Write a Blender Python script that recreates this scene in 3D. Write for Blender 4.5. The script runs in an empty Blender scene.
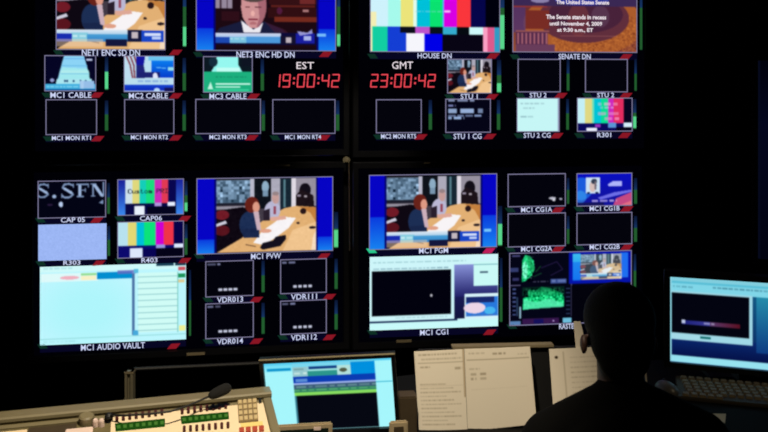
import bpy, bmesh, math, random
import numpy as np
from mathutils import Vector, Matrix
random.seed(4); RNG = np.random.RandomState(7)
SC = bpy.context.scene
COL = SC.collection
F = 845.0; HY = 90.0; CAMZ = 1.8
R = math.radians

# ------------------------------------------------------------ materials
def lin(c):
    return tuple((v/255/12.92) if v/255 <= .04045 else ((v/255+.055)/1.055)**2.4 for v in c)

def mat(name, rgb, rough=.6, metal=0.0, noise=0.0, scale=20.0, bump=0.0, spec=.5, coat=0.0):
    m = bpy.data.materials.new(name); m.use_nodes = True
    nt = m.node_tree; b = nt.nodes['Principled BSDF']
    c = lin(rgb)
    b.inputs['Base Color'].default_value = (*c, 1)
    b.inputs['Roughness'].default_value = rough
    b.inputs['Metallic'].default_value = metal
    b.inputs['Specular IOR Level'].default_value = spec
    b.inputs['Coat Weight'].default_value = coat
    tc = nt.nodes.new('ShaderNodeTexCoord')
    n = nt.nodes.new('ShaderNodeTexNoise'); n.inputs['Scale'].default_value = scale
    n.inputs['Detail'].default_value = 4
    nt.links.new(tc.outputs['Object'], n.inputs['Vector'])
    if noise:
        mx = nt.nodes.new('ShaderNodeMix'); mx.data_type = 'RGBA'
        mx.inputs[6].default_value = (*[v*(1-noise) for v in c], 1)
        mx.inputs[7].default_value = (*[min(1, v*(1+noise)) for v in c], 1)
        nt.links.new(n.outputs['Fac'], mx.inputs[0]); nt.links.new(mx.outputs[2], b.inputs['Base Color'])
    if bump:
        bp = nt.nodes.new('ShaderNodeBump'); bp.inputs['Strength'].default_value = bump
        bp.inputs['Distance'].default_value = .002
        nt.links.new(n.outputs['Fac'], bp.inputs['Height']); nt.links.new(bp.outputs['Normal'], b.inputs['Normal'])
    return m

def emat(name, rgb, strength=1.0):
    m = bpy.data.materials.new(name); m.use_nodes = True
    nt = m.node_tree; nt.nodes.clear()
    e = nt.nodes.new('ShaderNodeEmission'); o = nt.nodes.new('ShaderNodeOutputMaterial')
    e.inputs['Color'].default_value = (*lin(rgb), 1); e.inputs['Strength'].default_value = strength
    nt.links.new(e.outputs[0], o.inputs[0])
    return m

def attr_mat(name, emit):
    m = bpy.data.materials.new(name); m.use_nodes = True
    nt = m.node_tree
    a = nt.nodes.new('ShaderNodeAttribute'); a.attribute_name = 'Col'
    if emit:
        nt.nodes.remove(nt.nodes['Principled BSDF'])
        e = nt.nodes.new('ShaderNodeEmission'); nt.links.new(a.outputs['Color'], e.inputs['Color'])
        nt.links.new(e.outputs[0], nt.nodes['Material Output'].inputs[0])
    else:
        b = nt.nodes['Principled BSDF']; nt.links.new(a.outputs['Color'], b.inputs['Base Color'])
        b.inputs['Roughness'].default_value = .85; b.inputs['Specular IOR Level'].default_value = .15
    return m

M = dict(
    picture=attr_mat('screen_picture', True), print=attr_mat('printed_paper', False),
    bezel=mat('black_gloss_plastic', (14, 14, 17), .3, noise=.2, scale=60),
    panel=emat('dark_lcd_panel', (1, 1, 5)),
    border=emat('window_outline', (126, 122, 156)), caption=emat('caption_text', (208, 216, 250)),
    strip=emat('caption_strip', (7, 6, 34)),
    red=emat('tally_red', (138, 22, 36)), green=emat('tally_green', (14, 48, 36)), green_on=emat('tally_bright_green', (40, 200, 140)),
    red_on=emat('tally_magenta', (190, 30, 90)),
    digit=emat('clock_digit_red', (236, 72, 84)), slide=emat('slide_white', (240, 228, 235)),
    rail=mat('olive_grey_paint', (122, 112, 84), .45, noise=.08, scale=30, bump=.1),
    cream=mat('cream_console_panel', (236, 214, 178), .5, noise=.05, scale=40, bump=.1),
    olive=mat('olive_console_body', (104, 94, 62), .5, noise=.12, scale=30),
    slot=mat('brown_recess', (62, 50, 32), .6, noise=.2, scale=30),
    button=mat('maroon_button', (70, 28, 26), .5, noise=.15, scale=50),
    bshell=mat('button_white', (225, 200, 190), .5, noise=.05),
    key=mat('tan_key', (196, 174, 128), .5, noise=.05),
    keyfield=mat('keypad_field', (128, 108, 76), .5, noise=.05),
    redkey=mat('brick_red_key', (170, 70, 52), .5, noise=.1),
    yellow=mat('yellow_strip', (232, 208, 130), .5, noise=.05),
    black=mat('matt_black_plastic', (13, 13, 14), .6, noise=.3, scale=80, bump=.2),
    foam=mat('black_foam', (5, 5, 5), .95, noise=.4, scale=400, bump=.8),
    desk=mat('black_laminate', (9, 9, 9), .8, noise=.3, scale=12, spec=.15),
    steel=mat('dull_beige_steel', (120, 112, 90), .5, .3, noise=.15, scale=30),
    dsteel=mat('dark_steel', (22, 21, 20), .5, .5, noise=.2),
    wallp=mat('black_wall_paint', (9, 9, 10), .9, noise=.2, scale=5, bump=.2),
    ceil=mat('black_ceiling_tile', (9, 9, 9), .95, noise=.2, scale=8),
    floor=mat('dark_carpet', (12, 12, 14), .98, noise=.4, scale=150, bump=.6),
    skin=mat('skin', (72, 48, 40), .5, noise=.06, scale=30),
    hair=mat('black_hair', (3, 3, 3), .7, noise=.4, scale=150, bump=.7, spec=.2),
    shirt=mat('black_shirt_cloth', (5, 5, 5), .95, noise=.3, scale=200, bump=.5, spec=.1),
    trousers=mat('charcoal_cloth', (18, 18, 20), .95, noise=.3, scale=200, bump=.5),
    kb=mat('taupe_keyboard_case', (66, 58, 44), .6, noise=.1),
    kkey=mat('beige_keycap', (120, 106, 80), .55, noise=.12, scale=60),
    gmouse=mat('dull_grey_plastic', (84, 82, 80), .35, noise=.1),
    frame=mat('beige_plastic', (168, 150, 118), .45, noise=.08),
    glassd=mat('dim_green_glass', (22, 34, 28), .2, noise=.3, scale=20),
    lip=mat('tan_metal_lip', (118, 106, 82), .5, noise=.1), eye=mat('eye_white', (200, 195, 190), .3))
M['greenlcd'] = emat('green_lcd', (34, 84, 20), .8)
M['greenchar'] = emat('green_lcd_character', (84, 136, 52), .8)

# ------------------------------------------------------------ object helpers
def tag(o, label=None, cat=None, group=None, kind=None):
    if label: o['label'] = label
    if cat: o['category'] = cat
    if group: o['group'] = group
    if kind: o['kind'] = kind
    return o

def empty(name, mw, label, cat, group=None):
    o = bpy.data.objects.new(name, None); COL.objects.link(o); o.empty_display_size = .05
    o.matrix_world = mw if isinstance(mw, Matrix) else Matrix.Translation(mw)
    return tag(o, label, cat, group)

def link(name, me, m, parent=None, smooth=False):
    me.name = name; me.materials.clear(); me.materials.append(m)
    if smooth:
        me.polygons.foreach_set('use_smooth', [True]*len(me.polygons))
    o = bpy.data.objects.new(name, me); COL.objects.link(o)
    if parent: o.parent = parent
    return o

def bmobj(name, bm, m, parent=None, smooth=False, bevel=0.0, mw=None):
    if bevel:
        bmesh.ops.bevel(bm, geom=list(bm.edges), offset=bevel, segments=2, affect='EDGES', clamp_overlap=True)
    bmesh.ops.recalc_face_normals(bm, faces=list(bm.faces))
    me = bpy.data.meshes.new(name); bm.to_mesh(me); bm.free()
    o = link(name, me, m, parent, smooth)
    if mw is not None:
        if parent: o.matrix_local = mw
        else: o.matrix_world = mw
    return o

def hexa(bm, p):      # p: 4 bottom + 4 top, same winding
    v = [bm.verts.new(q) for q in p]
    for f in ((0, 1, 2, 3), (7, 6, 5, 4), (0, 4, 5, 1), (1, 5, 6, 2), (2, 6, 7, 3), (3, 7, 4, 0)):
        bm.faces.new([v[i] for i in f])

def box(bm, a, b):
    (x0, y0, z0), (x1, y1, z1) = a, b
    hexa(bm, [(x0, y0, z0), (x1, y0, z0), (x1, y1, z0), (x0, y1, z0), (x0, y0, z1), (x1, y0, z1), (x1, y1, z1), (x0, y1, z1)])

def boxobj(name, a, b, m, parent=None, bevel=0.0, mw=None):
    bm = bmesh.new(); box(bm, a, b); return bmobj(name, bm, m, parent, bevel=bevel, mw=mw)

def tube(bm, pts, rad, n=12, cap=True, sx=1.0):
    pts = [Vector(p) for p in pts]
    if not hasattr(rad, '__len__'): rad = [rad]*len(pts)
    rings = []; up = None
    for i, p in enumerate(pts):
        d = (pts[min(i+1, len(pts)-1)]-pts[max(i-1, 0)]).normalized()
        if up is None:
            up = Vector((1, 0, 0)) if abs(d.x) < .8 else Vector((0, 0, 1))
        a = (up-d*up.dot(d)).normalized(); b = d.cross(a); up = a
        rings.append([bm.verts.new(p+(a*math.cos(t)*sx+b*math.sin(t))*rad[i]) for t in [2*math.pi*k/n for k in range(n)]])
    for r0, r1 in zip(rings, rings[1:]):
        for k in range(n): bm.faces.new((r0[k], r0[(k+1) % n], r1[(k+1) % n], r1[k]))
    if cap:
        bm.faces.new(rings[0][::-1]); bm.faces.new(rings[-1])

def capsule(bm, p0, p1, r0, r1, n=20, sx=1.0):
    p0, p1 = Vector(p0), Vector(p1); d = (p1-p0).normalized(); pts = []; rr = []
    for k in range(6):
        t = (k+.25)/6*math.pi/2; pts.append(p0-d*r0*math.cos(t)); rr.append(r0*math.sin(t))
    pts.append(p0); rr.append(r0); pts.append(p1); rr.append(r1)
    for k in range(5, -1, -1):
        t = (k+.25)/6*math.pi/2; pts.append(p1+d*r1*math.cos(t)); rr.append(r1*math.sin(t))
    tube(bm, pts, rr, n, sx=sx)

def ellip(bm, c, r, rx=0.0, seg=28):
    mt = Matrix.Translation(c) @ Matrix.Rotation(rx, 4, 'X') @ Matrix.Diagonal((*r, 1))
    bmesh.ops.create_uvsphere(bm, u_segments=seg, v_segments=seg//2, radius=1, matrix=mt)

def remeshed(name, bm, m, parent, vox=.008, sm=6):
    me = bpy.data.meshes.new(name); bm.to_mesh(me); bm.free()
    o = bpy.data.objects.new(name, me); COL.objects.link(o)
    r = o.modifiers.new('r', 'REMESH'); r.mode = 'VOXEL'; r.voxel_size = vox
    s = o.modifiers.new('s', 'SMOOTH'); s.factor = .5; s.iterations = sm
    dg = bpy.context.evaluated_depsgraph_get(); dg.update()
    me2 = bpy.data.meshes.new_from_object(o.evaluated_get(dg))
    bpy.data.objects.remove(o); bpy.data.meshes.remove(me)
    return link(name, me2, m, parent, smooth=True)

# ------------------------------------------------------------ pixel geometry (places real points in the room)
def at(px, py, d): return Vector(((px-384)/F*d, d, CAMZ-(py-HY)/F*d))
def on_z(px, py, z):
    d = F*(CAMZ-z)/(py-HY); return at(px, py, d)
def pose(px, py, d, yaw, pitch=0, roll=0):
    return Matrix.Translation(at(px, py, d)) @ Matrix.Rotation(R(yaw), 4, 'Z') @ Matrix.Rotation(R(pitch), 4, 'X') @ Matrix.Rotation(R(roll), 4, 'Y')
CAMP = Vector((0, 0, CAMZ))
def unproj(mw, px, py, axis=1):
    """pixel -> local coordinates on the plane (local y=0, or local z=0 when axis=2) of mw"""
    inv = mw.inverted(); o = inv @ CAMP; d = inv.to_3x3() @ (at(px, py, 1)-CAMP)
    t = -o[axis]/d[axis]; p = o+d*t
    return (p.x, p.z) if axis == 1 else (p.x, p.y)
def lrect(mw, x0, y0, x1, y1):
    xm, ym = (x0+x1)/2, (y0+y1)/2
    return (unproj(mw, x0, ym)[0], unproj(mw, xm, y1)[1], unproj(mw, x1, ym)[0], unproj(mw, xm, y0)[1])   # u0,v0(bottom),u1,v1(top)

# ------------------------------------------------------------ raster painter for what screens show and pages print
def smooth1(a, s):
    if s <= 0: return a
    n = int(3*s)+1; k = np.exp(-.5*(np.arange(-n, n+1)/s)**2); k /= k.sum()
    for ax in (0, 1):
        pad = [(n, n) if i == ax else (0, 0) for i in range(3)]
        b = np.pad(a, pad, mode='edge'); out = np.zeros_like(a)
        for i, w in enumerate(k):
            out += w*(b[i:i+a.shape[0]] if ax == 0 else b[:, i:i+a.shape[1]])
        a = out
    return a

FONT = {'A': '0E11111F111111', 'B': '1E11111E11111E', 'C': '0E11101010110E', 'D': '1E11111111111E', 'E': '1F10101E10101F', 'I': '0E04040404040E',
        'M': '111B1515111111', 'N': '11191513111111', 'O': '0E11111111110E', 'P': '1E11111E101010', 'R': '1E11111E141211', 'S': '0F10100E01011E',
        'T': '1F040404040404', 'U': '1111111111110E', 'c': '00000E1010110E', 'u': '0000111111130D', 's': '00000E100E011E', 't': '08081C0808090'+'6',
        'o': '00000E1111110E', 'm': '00001A15151515', 'r': '0000161810'+'1010', 'i': '04000C0404040E', ' ': '00000000000000'}

class Pic:
    def __init__(s, rect, bg=(3, 3, 10), S=2.0):
        s.x0, s.y0, s.x1, s.y1 = rect; s.rect = rect
        s.w = max(3, int((s.x1-s.x0)*S)+1); s.h = max(3, int((s.y1-s.y0)*S)+1)
        X = np.linspace(s.x0, s.x1, s.w); Y = np.linspace(s.y0, s.y1, s.h)
        s.PX, s.PY = np.meshgrid(X, Y); s.X, s.Y = s.PX, s.PY
        s.A = np.zeros((s.h, s.w, 3)); s.A[:] = bg; s.S = S
    def zoom(s, zx, zy, sc):            # following coordinates count from (zx, zy) at sc units per pixel
        s.X = (s.PX-zx)*sc; s.Y = (s.PY-zy)*sc; return s
    def norm(s, r, src):                # map the box src of the drawing onto the box r of the screen
        s.X = (s.PX-r[0])/(r[2]-r[0])*(src[2]-src[0])+src[0]
        s.Y = (s.PY-r[1])/(r[3]-r[1])*(src[3]-src[1])+src[1]; return s
    def put(s, m, c, a=1.0):
        m = (m.astype(float)*a)[..., None]; s.A = s.A*(1-m)+np.array(c, float)*m; return s
    def r(s, x0, y0, x1, y1, c, a=1.0): return s.put((s.X >= x0) & (s.X < x1) & (s.Y >= y0) & (s.Y < y1), c, a)
    def e(s, cx, cy, rx, ry, c, a=1.0): return s.put(((s.X-cx)/rx)**2+((s.Y-cy)/ry)**2 < 1, c, a)
    def p(s, pts, c, a=1.0):
        m = np.zeros(s.X.shape, bool); n = len(pts)
        for i in range(n):
            (xa, ya), (xb, yb) = pts[i], pts[(i+1) % n]
            if ya == yb: continue
            m ^= ((ya > s.Y) != (yb > s.Y)) & (s.X < (xb-xa)*(s.Y-ya)/(yb-ya)+xa)
        return s.put(m, c, a)
    def line(s, pts, w, c, a=1.0):
        for (xa, ya), (xb, yb) in zip(pts, pts[1:]):
            L = (xb-xa)**2+(yb-ya)**2+1e-9; t = np.clip(((s.X-xa)*(xb-xa)+(s.Y-ya)*(yb-ya))/L, 0, 1)
            s.put((s.X-xa-t*(xb-xa))**2+(s.Y-ya-t*(yb-ya))**2 < (w/2)**2, c, a)
        return s
    def grad(s, x0, y0, x1, y1, c0, c1, vert=True):
        t = np.clip((s.Y-y0)/(y1-y0) if vert else (s.X-x0)/(x1-x0), 0, 1)[..., None]
        m = ((s.X >= x0) & (s.X < x1) & (s.Y >= y0) & (s.Y < y1))[..., None]
        s.A = np.where(m, np.array(c0, float)*(1-t)+np.array(c1, float)*t, s.A); return s
    def noise(s, x0, y0, x1, y1, amp, cell=6, tint=(1, 1, 1)):
        gx = ((s.X)/cell).astype(int) % 61; gy = ((s.Y)/cell).astype(int) % 61
        T = RNG.randn(61, 61); m = (s.X >= x0) & (s.X < x1) & (s.Y >= y0) & (s.Y < y1)
        s.A = s.A+(m*T[gy, gx]*amp)[..., None]*np.array(tint); return s
    def words(s, x0, x1, y, h, c, a=.8, seed=1):   # a line of print too small to read
        q = random.Random(seed); x = x0
        while x < x1:
            w = q.uniform(1.2, 4)*h; s.r(x, y, min(x+w, x1), y+h, c, a*q.uniform(.6, 1)); x += w+h*.8
        return s
    def text(s, t, x0, y0, x1, y1, c, a=1.0):
        cw = (x1-x0)/(len(t)*6-1); ch = (y1-y0)/7
        for i, g in enumerate(t):
            b = FONT.get(g, FONT[' '])
            for j in range(7):
                v = int(b[2*j:2*j+2], 16)
                for k in range(5):
                    if v >> (4-k) & 1:
                        xx = x0+(i*6+k)*cw; s.r(xx, y0+j*ch, xx+cw*1.05, y0+(j+1)*ch*1.0, c, a)
        return s
    def mesh(s, mw, y=-.001, blur=.45):
        A = smooth1(s.A, blur*s.S) if blur else s.A
        u0, v0, u1, v1 = lrect(mw, *s.rect)
        U, V = np.meshgrid(np.linspace(u0, u1, s.w), np.linspace(v1, v0, s.h))
        co = np.stack([U, np.full_like(U, y), V], -1).reshape(-1, 3)
        return grid_mesh(co, A, s.w, s.h)

def grid_mesh(co, A, w, h):
    idx = np.arange(w*h).reshape(h, w)
    f = np.stack([idx[:-1, :-1], idx[1:, :-1], idx[1:, 1:], idx[:-1, 1:]], -1).reshape(-1, 4)
    me = bpy.data.meshes.new('m'); n = len(f)
    me.vertices.add(w*h); me.vertices.foreach_set('co', co.ravel())
    me.loops.add(n*4); me.loops.foreach_set('vertex_index', f.ravel().astype(np.int32))
    me.polygons.add(n); me.polygons.foreach_set('loop_start', np.arange(0, n*4, 4, dtype=np.int32))
    me.update(calc_edges=True)
    c = np.clip(A, 0, 255)/255; c = np.where(c <= .04045, c/12.92, ((c+.055)/1.055)**2.4)
    at_ = me.attributes.new('Col', 'FLOAT_COLOR', 'POINT')
    at_.data.foreach_set('color', np.concatenate([c, np.ones(c.shape[:2]+(1,))], -1).astype(np.float32).ravel())
    return me

# ------------------------------------------------------------ flat graphics on a screen
def ring_mesh(u0, v0, u1, v1, t, y):
    me = bpy.data.meshes.new('ring')
    vs = [(u0-t, y, v0-t), (u1+t, y, v0-t), (u1+t, y, v1+t), (u0-t, y, v1+t), (u0, y, v0), (u1, y, v0), (u1, y, v1), (u0, y, v1)]
    me.from_pydata(vs, [], [(i, (i+1) % 4, 4+(i+1) % 4, 4+i) for i in range(4)]); return me
def poly_mesh(pts, y):
    me = bpy.data.meshes.new('poly'); me.from_pydata([(a, y, b) for a, b in pts], [], [tuple(range(len(pts)))]); return me
_tc = {}
def text_mesh(body, u0, v0, u1, v1, y, shear=0.0, bold=.009):
    k = (body, bold)
    if k not in _tc:
        cu = bpy.data.curves.new('t', 'FONT'); cu.body = body; cu.size = 1; cu.offset = bold; cu.resolution_u = 2
        o = bpy.data.objects.new('t', cu); COL.objects.link(o)
        dg = bpy.context.evaluated_depsgraph_get(); dg.update()
        _tc[k] = bpy.data.meshes.new_from_object(o.evaluated_get(dg)); bpy.data.objects.remove(o)
    me = _tc[k].copy()
    co = np.zeros(len(me.vertices)*3); me.vertices.foreach_get('co', co); co = co.reshape(-1, 3)
    lo, hi = co.min(0), co.max(0); n = (co-lo)/np.maximum(hi-lo, 1e-6)
    out = np.stack([u0+n[:, 0]*(u1-u0), np.full(len(n), y), v0+n[:, 1]*(v1-v0)], -1)
    me.vertices.foreach_set('co', out.ravel()); me.update(); return me

def meter(parent, mw, x, y0, y1, level, w=3.2):
    p = Pic((x-w/2, y0, x+w/2, y1), (4, 10, 14), S=2.5)
    ym = y0+(y1-y0)*.46
    p.grad(x-w, y0, x+w, ym, (10, 22, 50), (22, 52, 100)); p.r(x-w, ym, x+w, y1, (34, 92, 46))
    if level: p.r(x-w, y1-(y1-y0)*level, x+w, y1-1, (88, 214, 140))
    link('level_meter', p.mesh(mw, -.0012, .4), M['picture'], parent)

CDY = {'NET1 ENC SD DN': -1.5, 'NET3 ENC HD DN': -.5, 'SENATE DN': .4, 'MC1 PVW': -.4, 'MC1 PGM': -1.7, 'MC1 CG1A': -.5, 'MC1 CG2A': -1.3, 'MC1 CG1B': -1, 'MC1 CG2B': -1.3,
       'CAP 05': -1.5, 'CAP06': -.3, 'R303': -.7, 'R403': -.8, 'STU 2': -.5, 'STU 1': -.5, 'VDR013': -.7, 'VDR111': -.4, 'VDR014': -.7, 'VDR112': -.4}
def window(disp, mw, rect, pic, cap, cx=None, capw=None, caph=5.2, met=None, label=None, border=True, hot=False, dy=0, strip=True, ext=None):
    x0, y0, x1, y1 = rect; dy += CDY.get(cap, 0)+.25
    if pic is None: pic = Pic(rect, (4, 4, 12), S=.35)
    w = link('video_window', pic.mesh(mw), M['picture'], disp)
    tag(w, label or ('blank dark video window captioned '+cap))
    u0, v0, u1, v1 = lrect(mw, *rect)
    px = (u1-u0)/(x1-x0)
    if border: link('window_border', ring_mesh(u0+px*.75, v0+px*.75, u1-px*.75, v1-px*.75, px*.85, -.0018), M['border'], w)
    if strip:
        a0, b0, a1, b1 = lrect(mw, x0, y1+1, x1, y1+7.2)
        link('caption_strip', poly_mesh([(a0, b0), (a1, b0), (a1, b1), (a0, b1)], -.0007), M['strip'], w)
    if cap:
        cx = cx if cx is not None else (x0+x1)/2; capw = capw or len(cap)*3.7
        a = lrect(mw, cx-capw/2, y1+.7+dy, cx+capw/2, y1+.7+dy+caph)
        link('caption', text_mesh(cap, a[0], a[1], a[2], a[3], -.0022), M['caption'], w)
        g = lrect(mw, x0-3, y1+1.4+dy, x0+8, y1+6+dy)
        s = (g[2]-g[0])*.3
        gm = link('tally_marker', poly_mesh([(g[0]+s, g[1]), (g[2], g[1]), (g[2]-s, g[3]), (g[0], g[3])], -.001), M['green_on' if hot else 'green'], w)
        e = ext or x1+8
        g = lrect(mw, e-14, y1+1+dy, e-.5, y1+6.2+dy); s = (g[2]-g[0])*.32
        rm = link('tally_marker', poly_mesh([(g[0], g[1]), (g[2]-s, g[1]), (g[2], g[3]), (g[0]+s, g[3])], -.001), M['red_on' if hot else 'red'], w)
        gm['label'] = 'green tally marker'; rm['label'] = 'red tally marker'
    if met: meter(w, mw, met[0], met[1], met[2], met[3], met[4] if len(met) > 4 else 3.2)
    return w

def display(cx, cy, d, yaw, outer, screen, label):
    mw = pose(cx, cy, d, yaw)
    t = empty('video_display', mw, label, 'display', 'large displays of the video wall')
    a = lrect(mw, *outer); s = lrect(mw, *screen)
    bm = bmesh.new()
    def quad_ring(r0, y0, r1, y1):
        A_ = [(r0[0], y0, r0[1]), (r0[2], y0, r0[1]), (r0[2], y0, r0[3]), (r0[0], y0, r0[3])]
        B_ = [(r1[0], y1, r1[1]), (r1[2], y1, r1[1]), (r1[2], y1, r1[3]), (r1[0], y1, r1[3])]
        va = [bm.verts.new(p) for p in A_]; vb = [bm.verts.new(p) for p in B_]
        for i in range(4): bm.faces.new((va[i], va[(i+1) % 4], vb[(i+1) % 4], vb[i]))
        return vb
    e = .004; ai = (a[0]+e, a[1]+e, a[2]-e, a[3]-e)
    quad_ring(a, .085, a, -.006); quad_ring(a, -.006, ai, -.011); quad_ring(ai, -.011, (s[0]-e, s[1]-e, s[2]+e, s[3]+e), -.011)
    quad_ring((s[0]-e, s[1]-e, s[2]+e, s[3]+e), -.011, s, .0005)
    back = [bm.verts.new(p) for p in [(a[0], .085, a[1]), (a[2], .085, a[1]), (a[2], .085, a[3]), (a[0], .085, a[3])]]
    bm.faces.new(back); bmesh.ops.remove_doubles(bm, verts=bm.verts, dist=1e-5)
    bmobj('bezel', bm, M['bezel'], t)
    link('screen', poly_mesh([(s[0], s[1]), (s[2], s[1]), (s[2], s[3]), (s[0], s[3])], 0), M['panel'], t)
    return t, mw

# ------------------------------------------------------------ the pictures the windows carry
def studio(p, r, banner=False):
    p.norm(r, (125, 40, 605, 405))
    p.r(125, 40, 606, 406, (66, 58, 70))
    p.r(125, 40, 292, 165, (96, 124, 150)); p.noise(125, 48, 290, 160, 34, 13, (.9, 1, 1.1)); p.r(125, 40, 290, 47, (50, 50, 60))
    p.r(125, 158, 265, 172, (28, 30, 44)); p.r(125, 176, 262, 190, (150, 146, 160))
    p.r(286, 40, 306, 170, (186, 186, 204)); p.r(306, 40, 386, 190, (14, 18, 26)); p.e(358, 82, 17, 30, (140, 172, 196)); p.r(345, 100, 372, 130, (120, 150, 175))
    p.r(385, 40, 432, 190, (172, 170, 186)); p.r(430, 40, 486, 195, (22, 38, 50)); p.r(446, 45, 456, 185, (88, 128, 140)); p.r(484, 40, 606, 182, (150, 144, 158)); p.r(484, 40, 506, 185, (224, 218, 228))
    p.e(550, 102, 28, 36, (18, 14, 24)); p.p([(505, 128), (530, 96), (590, 128), (595, 186), (505, 186)], (28, 18, 24)); p.r(512, 124, 530, 134, (150, 140, 160)); p.r(546, 128, 560, 138, (170, 160, 170))
    p.p([(125, 196), (250, 180), (300, 200), (330, 330), (125, 405)], (14, 8, 18))
    p.e(152, 218, 34, 24, (112, 26, 38)); p.e(152, 295, 36, 26, (88, 20, 30)); p.p([(125, 262), (168, 246), (176, 260), (125, 276)], (206, 206, 222))
    p.p([(125, 406), (245, 335), (340, 255), (450, 190), (505, 180), (606, 188), (606, 406)], (226, 176, 116))
    p.p([(440, 406), (490, 300), (606, 260), (606, 406)], (240, 196, 142)); p.p([(520, 184), (606, 188), (606, 270), (575, 215)], (196, 128, 62))
    p.p([(580, 405), (590, 330), (606, 300), (606, 405)], (246, 220, 190))
    p.p([(300, 360), (345, 300), (400, 262), (440, 232), (506, 240), (470, 290), (410, 335), (350, 372)], (248, 244, 246))
    p.e(392, 200, 38, 46, (186, 184, 212)); p.r(398, 180, 410, 220, (150, 70, 90)); p.p([(350, 200), (380, 190), (380, 250), (350, 250)], (40, 30, 44))
    p.e(407, 138, 17, 30, (196, 156, 152)); p.e(407, 116, 16, 10, (150, 130, 132)); p.p([(380, 234), (455, 228), (458, 246), (388, 254)], (222, 168, 150))
    p.e(282, 268, 48, 66, (28, 46, 84)); p.p([(240, 290), (330, 285), (330, 335), (255, 335)], (24, 38, 74))
    p.e(294, 170, 34, 40, (104, 34, 26)); p.e(314, 182, 17, 27, (222, 154, 132)); p.p([(300, 205), (326, 205), (338, 300), (318, 296)], (204, 176, 188)); p.e(360, 302, 28, 10, (224, 160, 134))
    p.e(541, 207, 15, 15, (40, 22, 24)); p.e(516, 266, 8, 6, (50, 34, 34)); p.e(586, 290, 16, 7, (38, 26, 34)); p.line([(265, 368), (310, 378)], 5, (120, 86, 60))
    if banner:
        lower_third(p, r)
        p.norm(r, (125, 40, 605, 405)); p.r(340, 362, 436, 392, (20, 22, 60)); p.r(125, 360, 330, 395, (236, 206, 176), .5)
    else:
        p.noise(125, 40, 606, 406, 2, 11); p.p([(332, 385), (345, 362), (395, 350), (408, 332), (456, 324), (458, 345), (430, 380), (345, 396)], (20, 16, 28))

def lower_third(p, r):
    p.norm(r, (0, 0, 100, 100))
    p.grad(0, 76, 78, 82, (226, 236, 246), (170, 206, 232)); p.r(0, 81, 16, 91, (24, 44, 176)); p.r(14, 80, 29, 91, (136, 206, 224)); p.words(15, 27, 83, 2.5, (230, 250, 250), .7)
    p.grad(28, 82, 66, 91, (74, 160, 214), (48, 128, 200)); p.r(65, 76, 79, 91, (20, 24, 60)); p.r(69, 79, 75, 87, (196, 184, 190))
    p.r(78, 77, 99, 91, (24, 70, 200)); p.r(81, 80, 96, 83.5, (214, 224, 250)); p.r(88, 84.5, 96, 88, (190, 206, 246))

def sides(p, x0, xa, xb, x1, y0, y1, ym):
    for a, b, fl in ((x0, xa, 0), (xb, x1, 1)):
        p.r(a, y0, b, y1, (6, 4, 196)); p.grad(a, ym, b, y1, (10, 60, 222), (24, 132, 240))
        p.r(b-2 if not fl else a, y0, b if not fl else a+2, y1, (4, 4, 110))

def bars(p, r, cols, yt):
    x = r[0]
    p.norm(r, (0, 0, 100, 100))
    for xa, xb, c in cols: p.r(xa, 0, xb, yt, c)

BARCOL = [(214, 238, 246), (230, 220, 116), (0, 194, 214), (14, 224, 116), (206, 14, 206), (244, 54, 66), (6, 4, 72)]

# =================================================================== the setting
def struct(name, a, b, m):
    o = boxobj(name, a, b, M[m]); o['kind'] = 'structure'; return o
struct('floor', (-3.6, -1.6, -.1), (3.6, 5.4, 0), 'floor')
struct('ceiling', (-3.6, -1.6, 2.95), (3.6, 5.4, 3.05), 'ceil')
struct('wall_back', (-3.6, 5.3, 0), (3.6, 5.4, 2.95), 'wallp')
struct('wall_front', (-3.6, -1.6, 0), (3.6, -1.5, 2.95), 'wallp')
struct('wall_left', (-3.6, -1.5, 0), (-3.5, 5.3, 2.95), 'wallp')
struct('wall_right', (3.5, -1.5, 0), (3.6, 5.3, 2.95), 'wallp')

# =================================================================== the video wall
def wd(px): return 4.0/(1-(px-351)/F*math.tan(R(7))) if True else 4

UL, mUL = display(190, 62, wd(190), 6.5, (29, -36, 349.5, 157), (35, -29, 343, 150), 'upper left video wall display with the red EST clock')
UR, mUR = display(501, 62, wd(501), 6.5, (352.5, -34, 650, 156.5), (359, -27, 644, 149.5), 'upper right video wall display with the red GMT clock')
LL, mLL = display(189, 259, wd(189), 8.5, (28, 163, 349.5, 356), (34, 170.5, 343, 349), 'lower left video wall display with the large pale audio vault window')
LR, mLR = display(500, 252, wd(500), 7.2, (352.5, 160.5, 648, 344), (359, 167.5, 642, 337), 'lower right video wall display with the green signal scope')

# ---- upper left
r = (56, -33, 165.5, 50)
p = Pic(r); studio(p, (56.5, -32, 165, 49), True)
window(UL, mUL, r, p, 'NET1 ENC SD DN', 111, 58, 6.4, met=(184.6, -28, 47, .27), label='large window with two people at a studio table and a blue banner', ext=183)
r = (196, -30, 336, 51)
p = Pic(r, (22, 8, 18)); p.zoom(190, 0, 5.12)
p.r(130, -160, 655, 240, (28, 9, 18)); p.r(125, -160, 215, 44, (150, 136, 156)); p.r(150, -160, 160, 44, (70, 50, 66)); p.r(185, -160, 192, 44, (80, 60, 76))
p.r(400, -160, 650, 22, (52, 16, 20)); p.r(395, 40, 650, 92, (48, 14, 18)); p.r(430, 86, 650, 112, (116, 42, 30)); p.r(410, 24, 640, 36, (90, 30, 26)); p.e(455, 55, 14, 18, (80, 26, 60)); p.r(560, -40, 640, 20, (110, 40, 40)); p.r(160, 60, 250, 110, (46, 14, 24)); p.r(575, 48, 605, 60, (170, 120, 120))
p.p([(130, 172), (150, 145), (235, 118), (262, 108), (380, 112), (415, 128), (470, 150), (490, 176)], (24, 28, 60)); p.p([(380, 112), (480, 150), (510, 176), (440, 176)], (70, 26, 50), .6)
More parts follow.
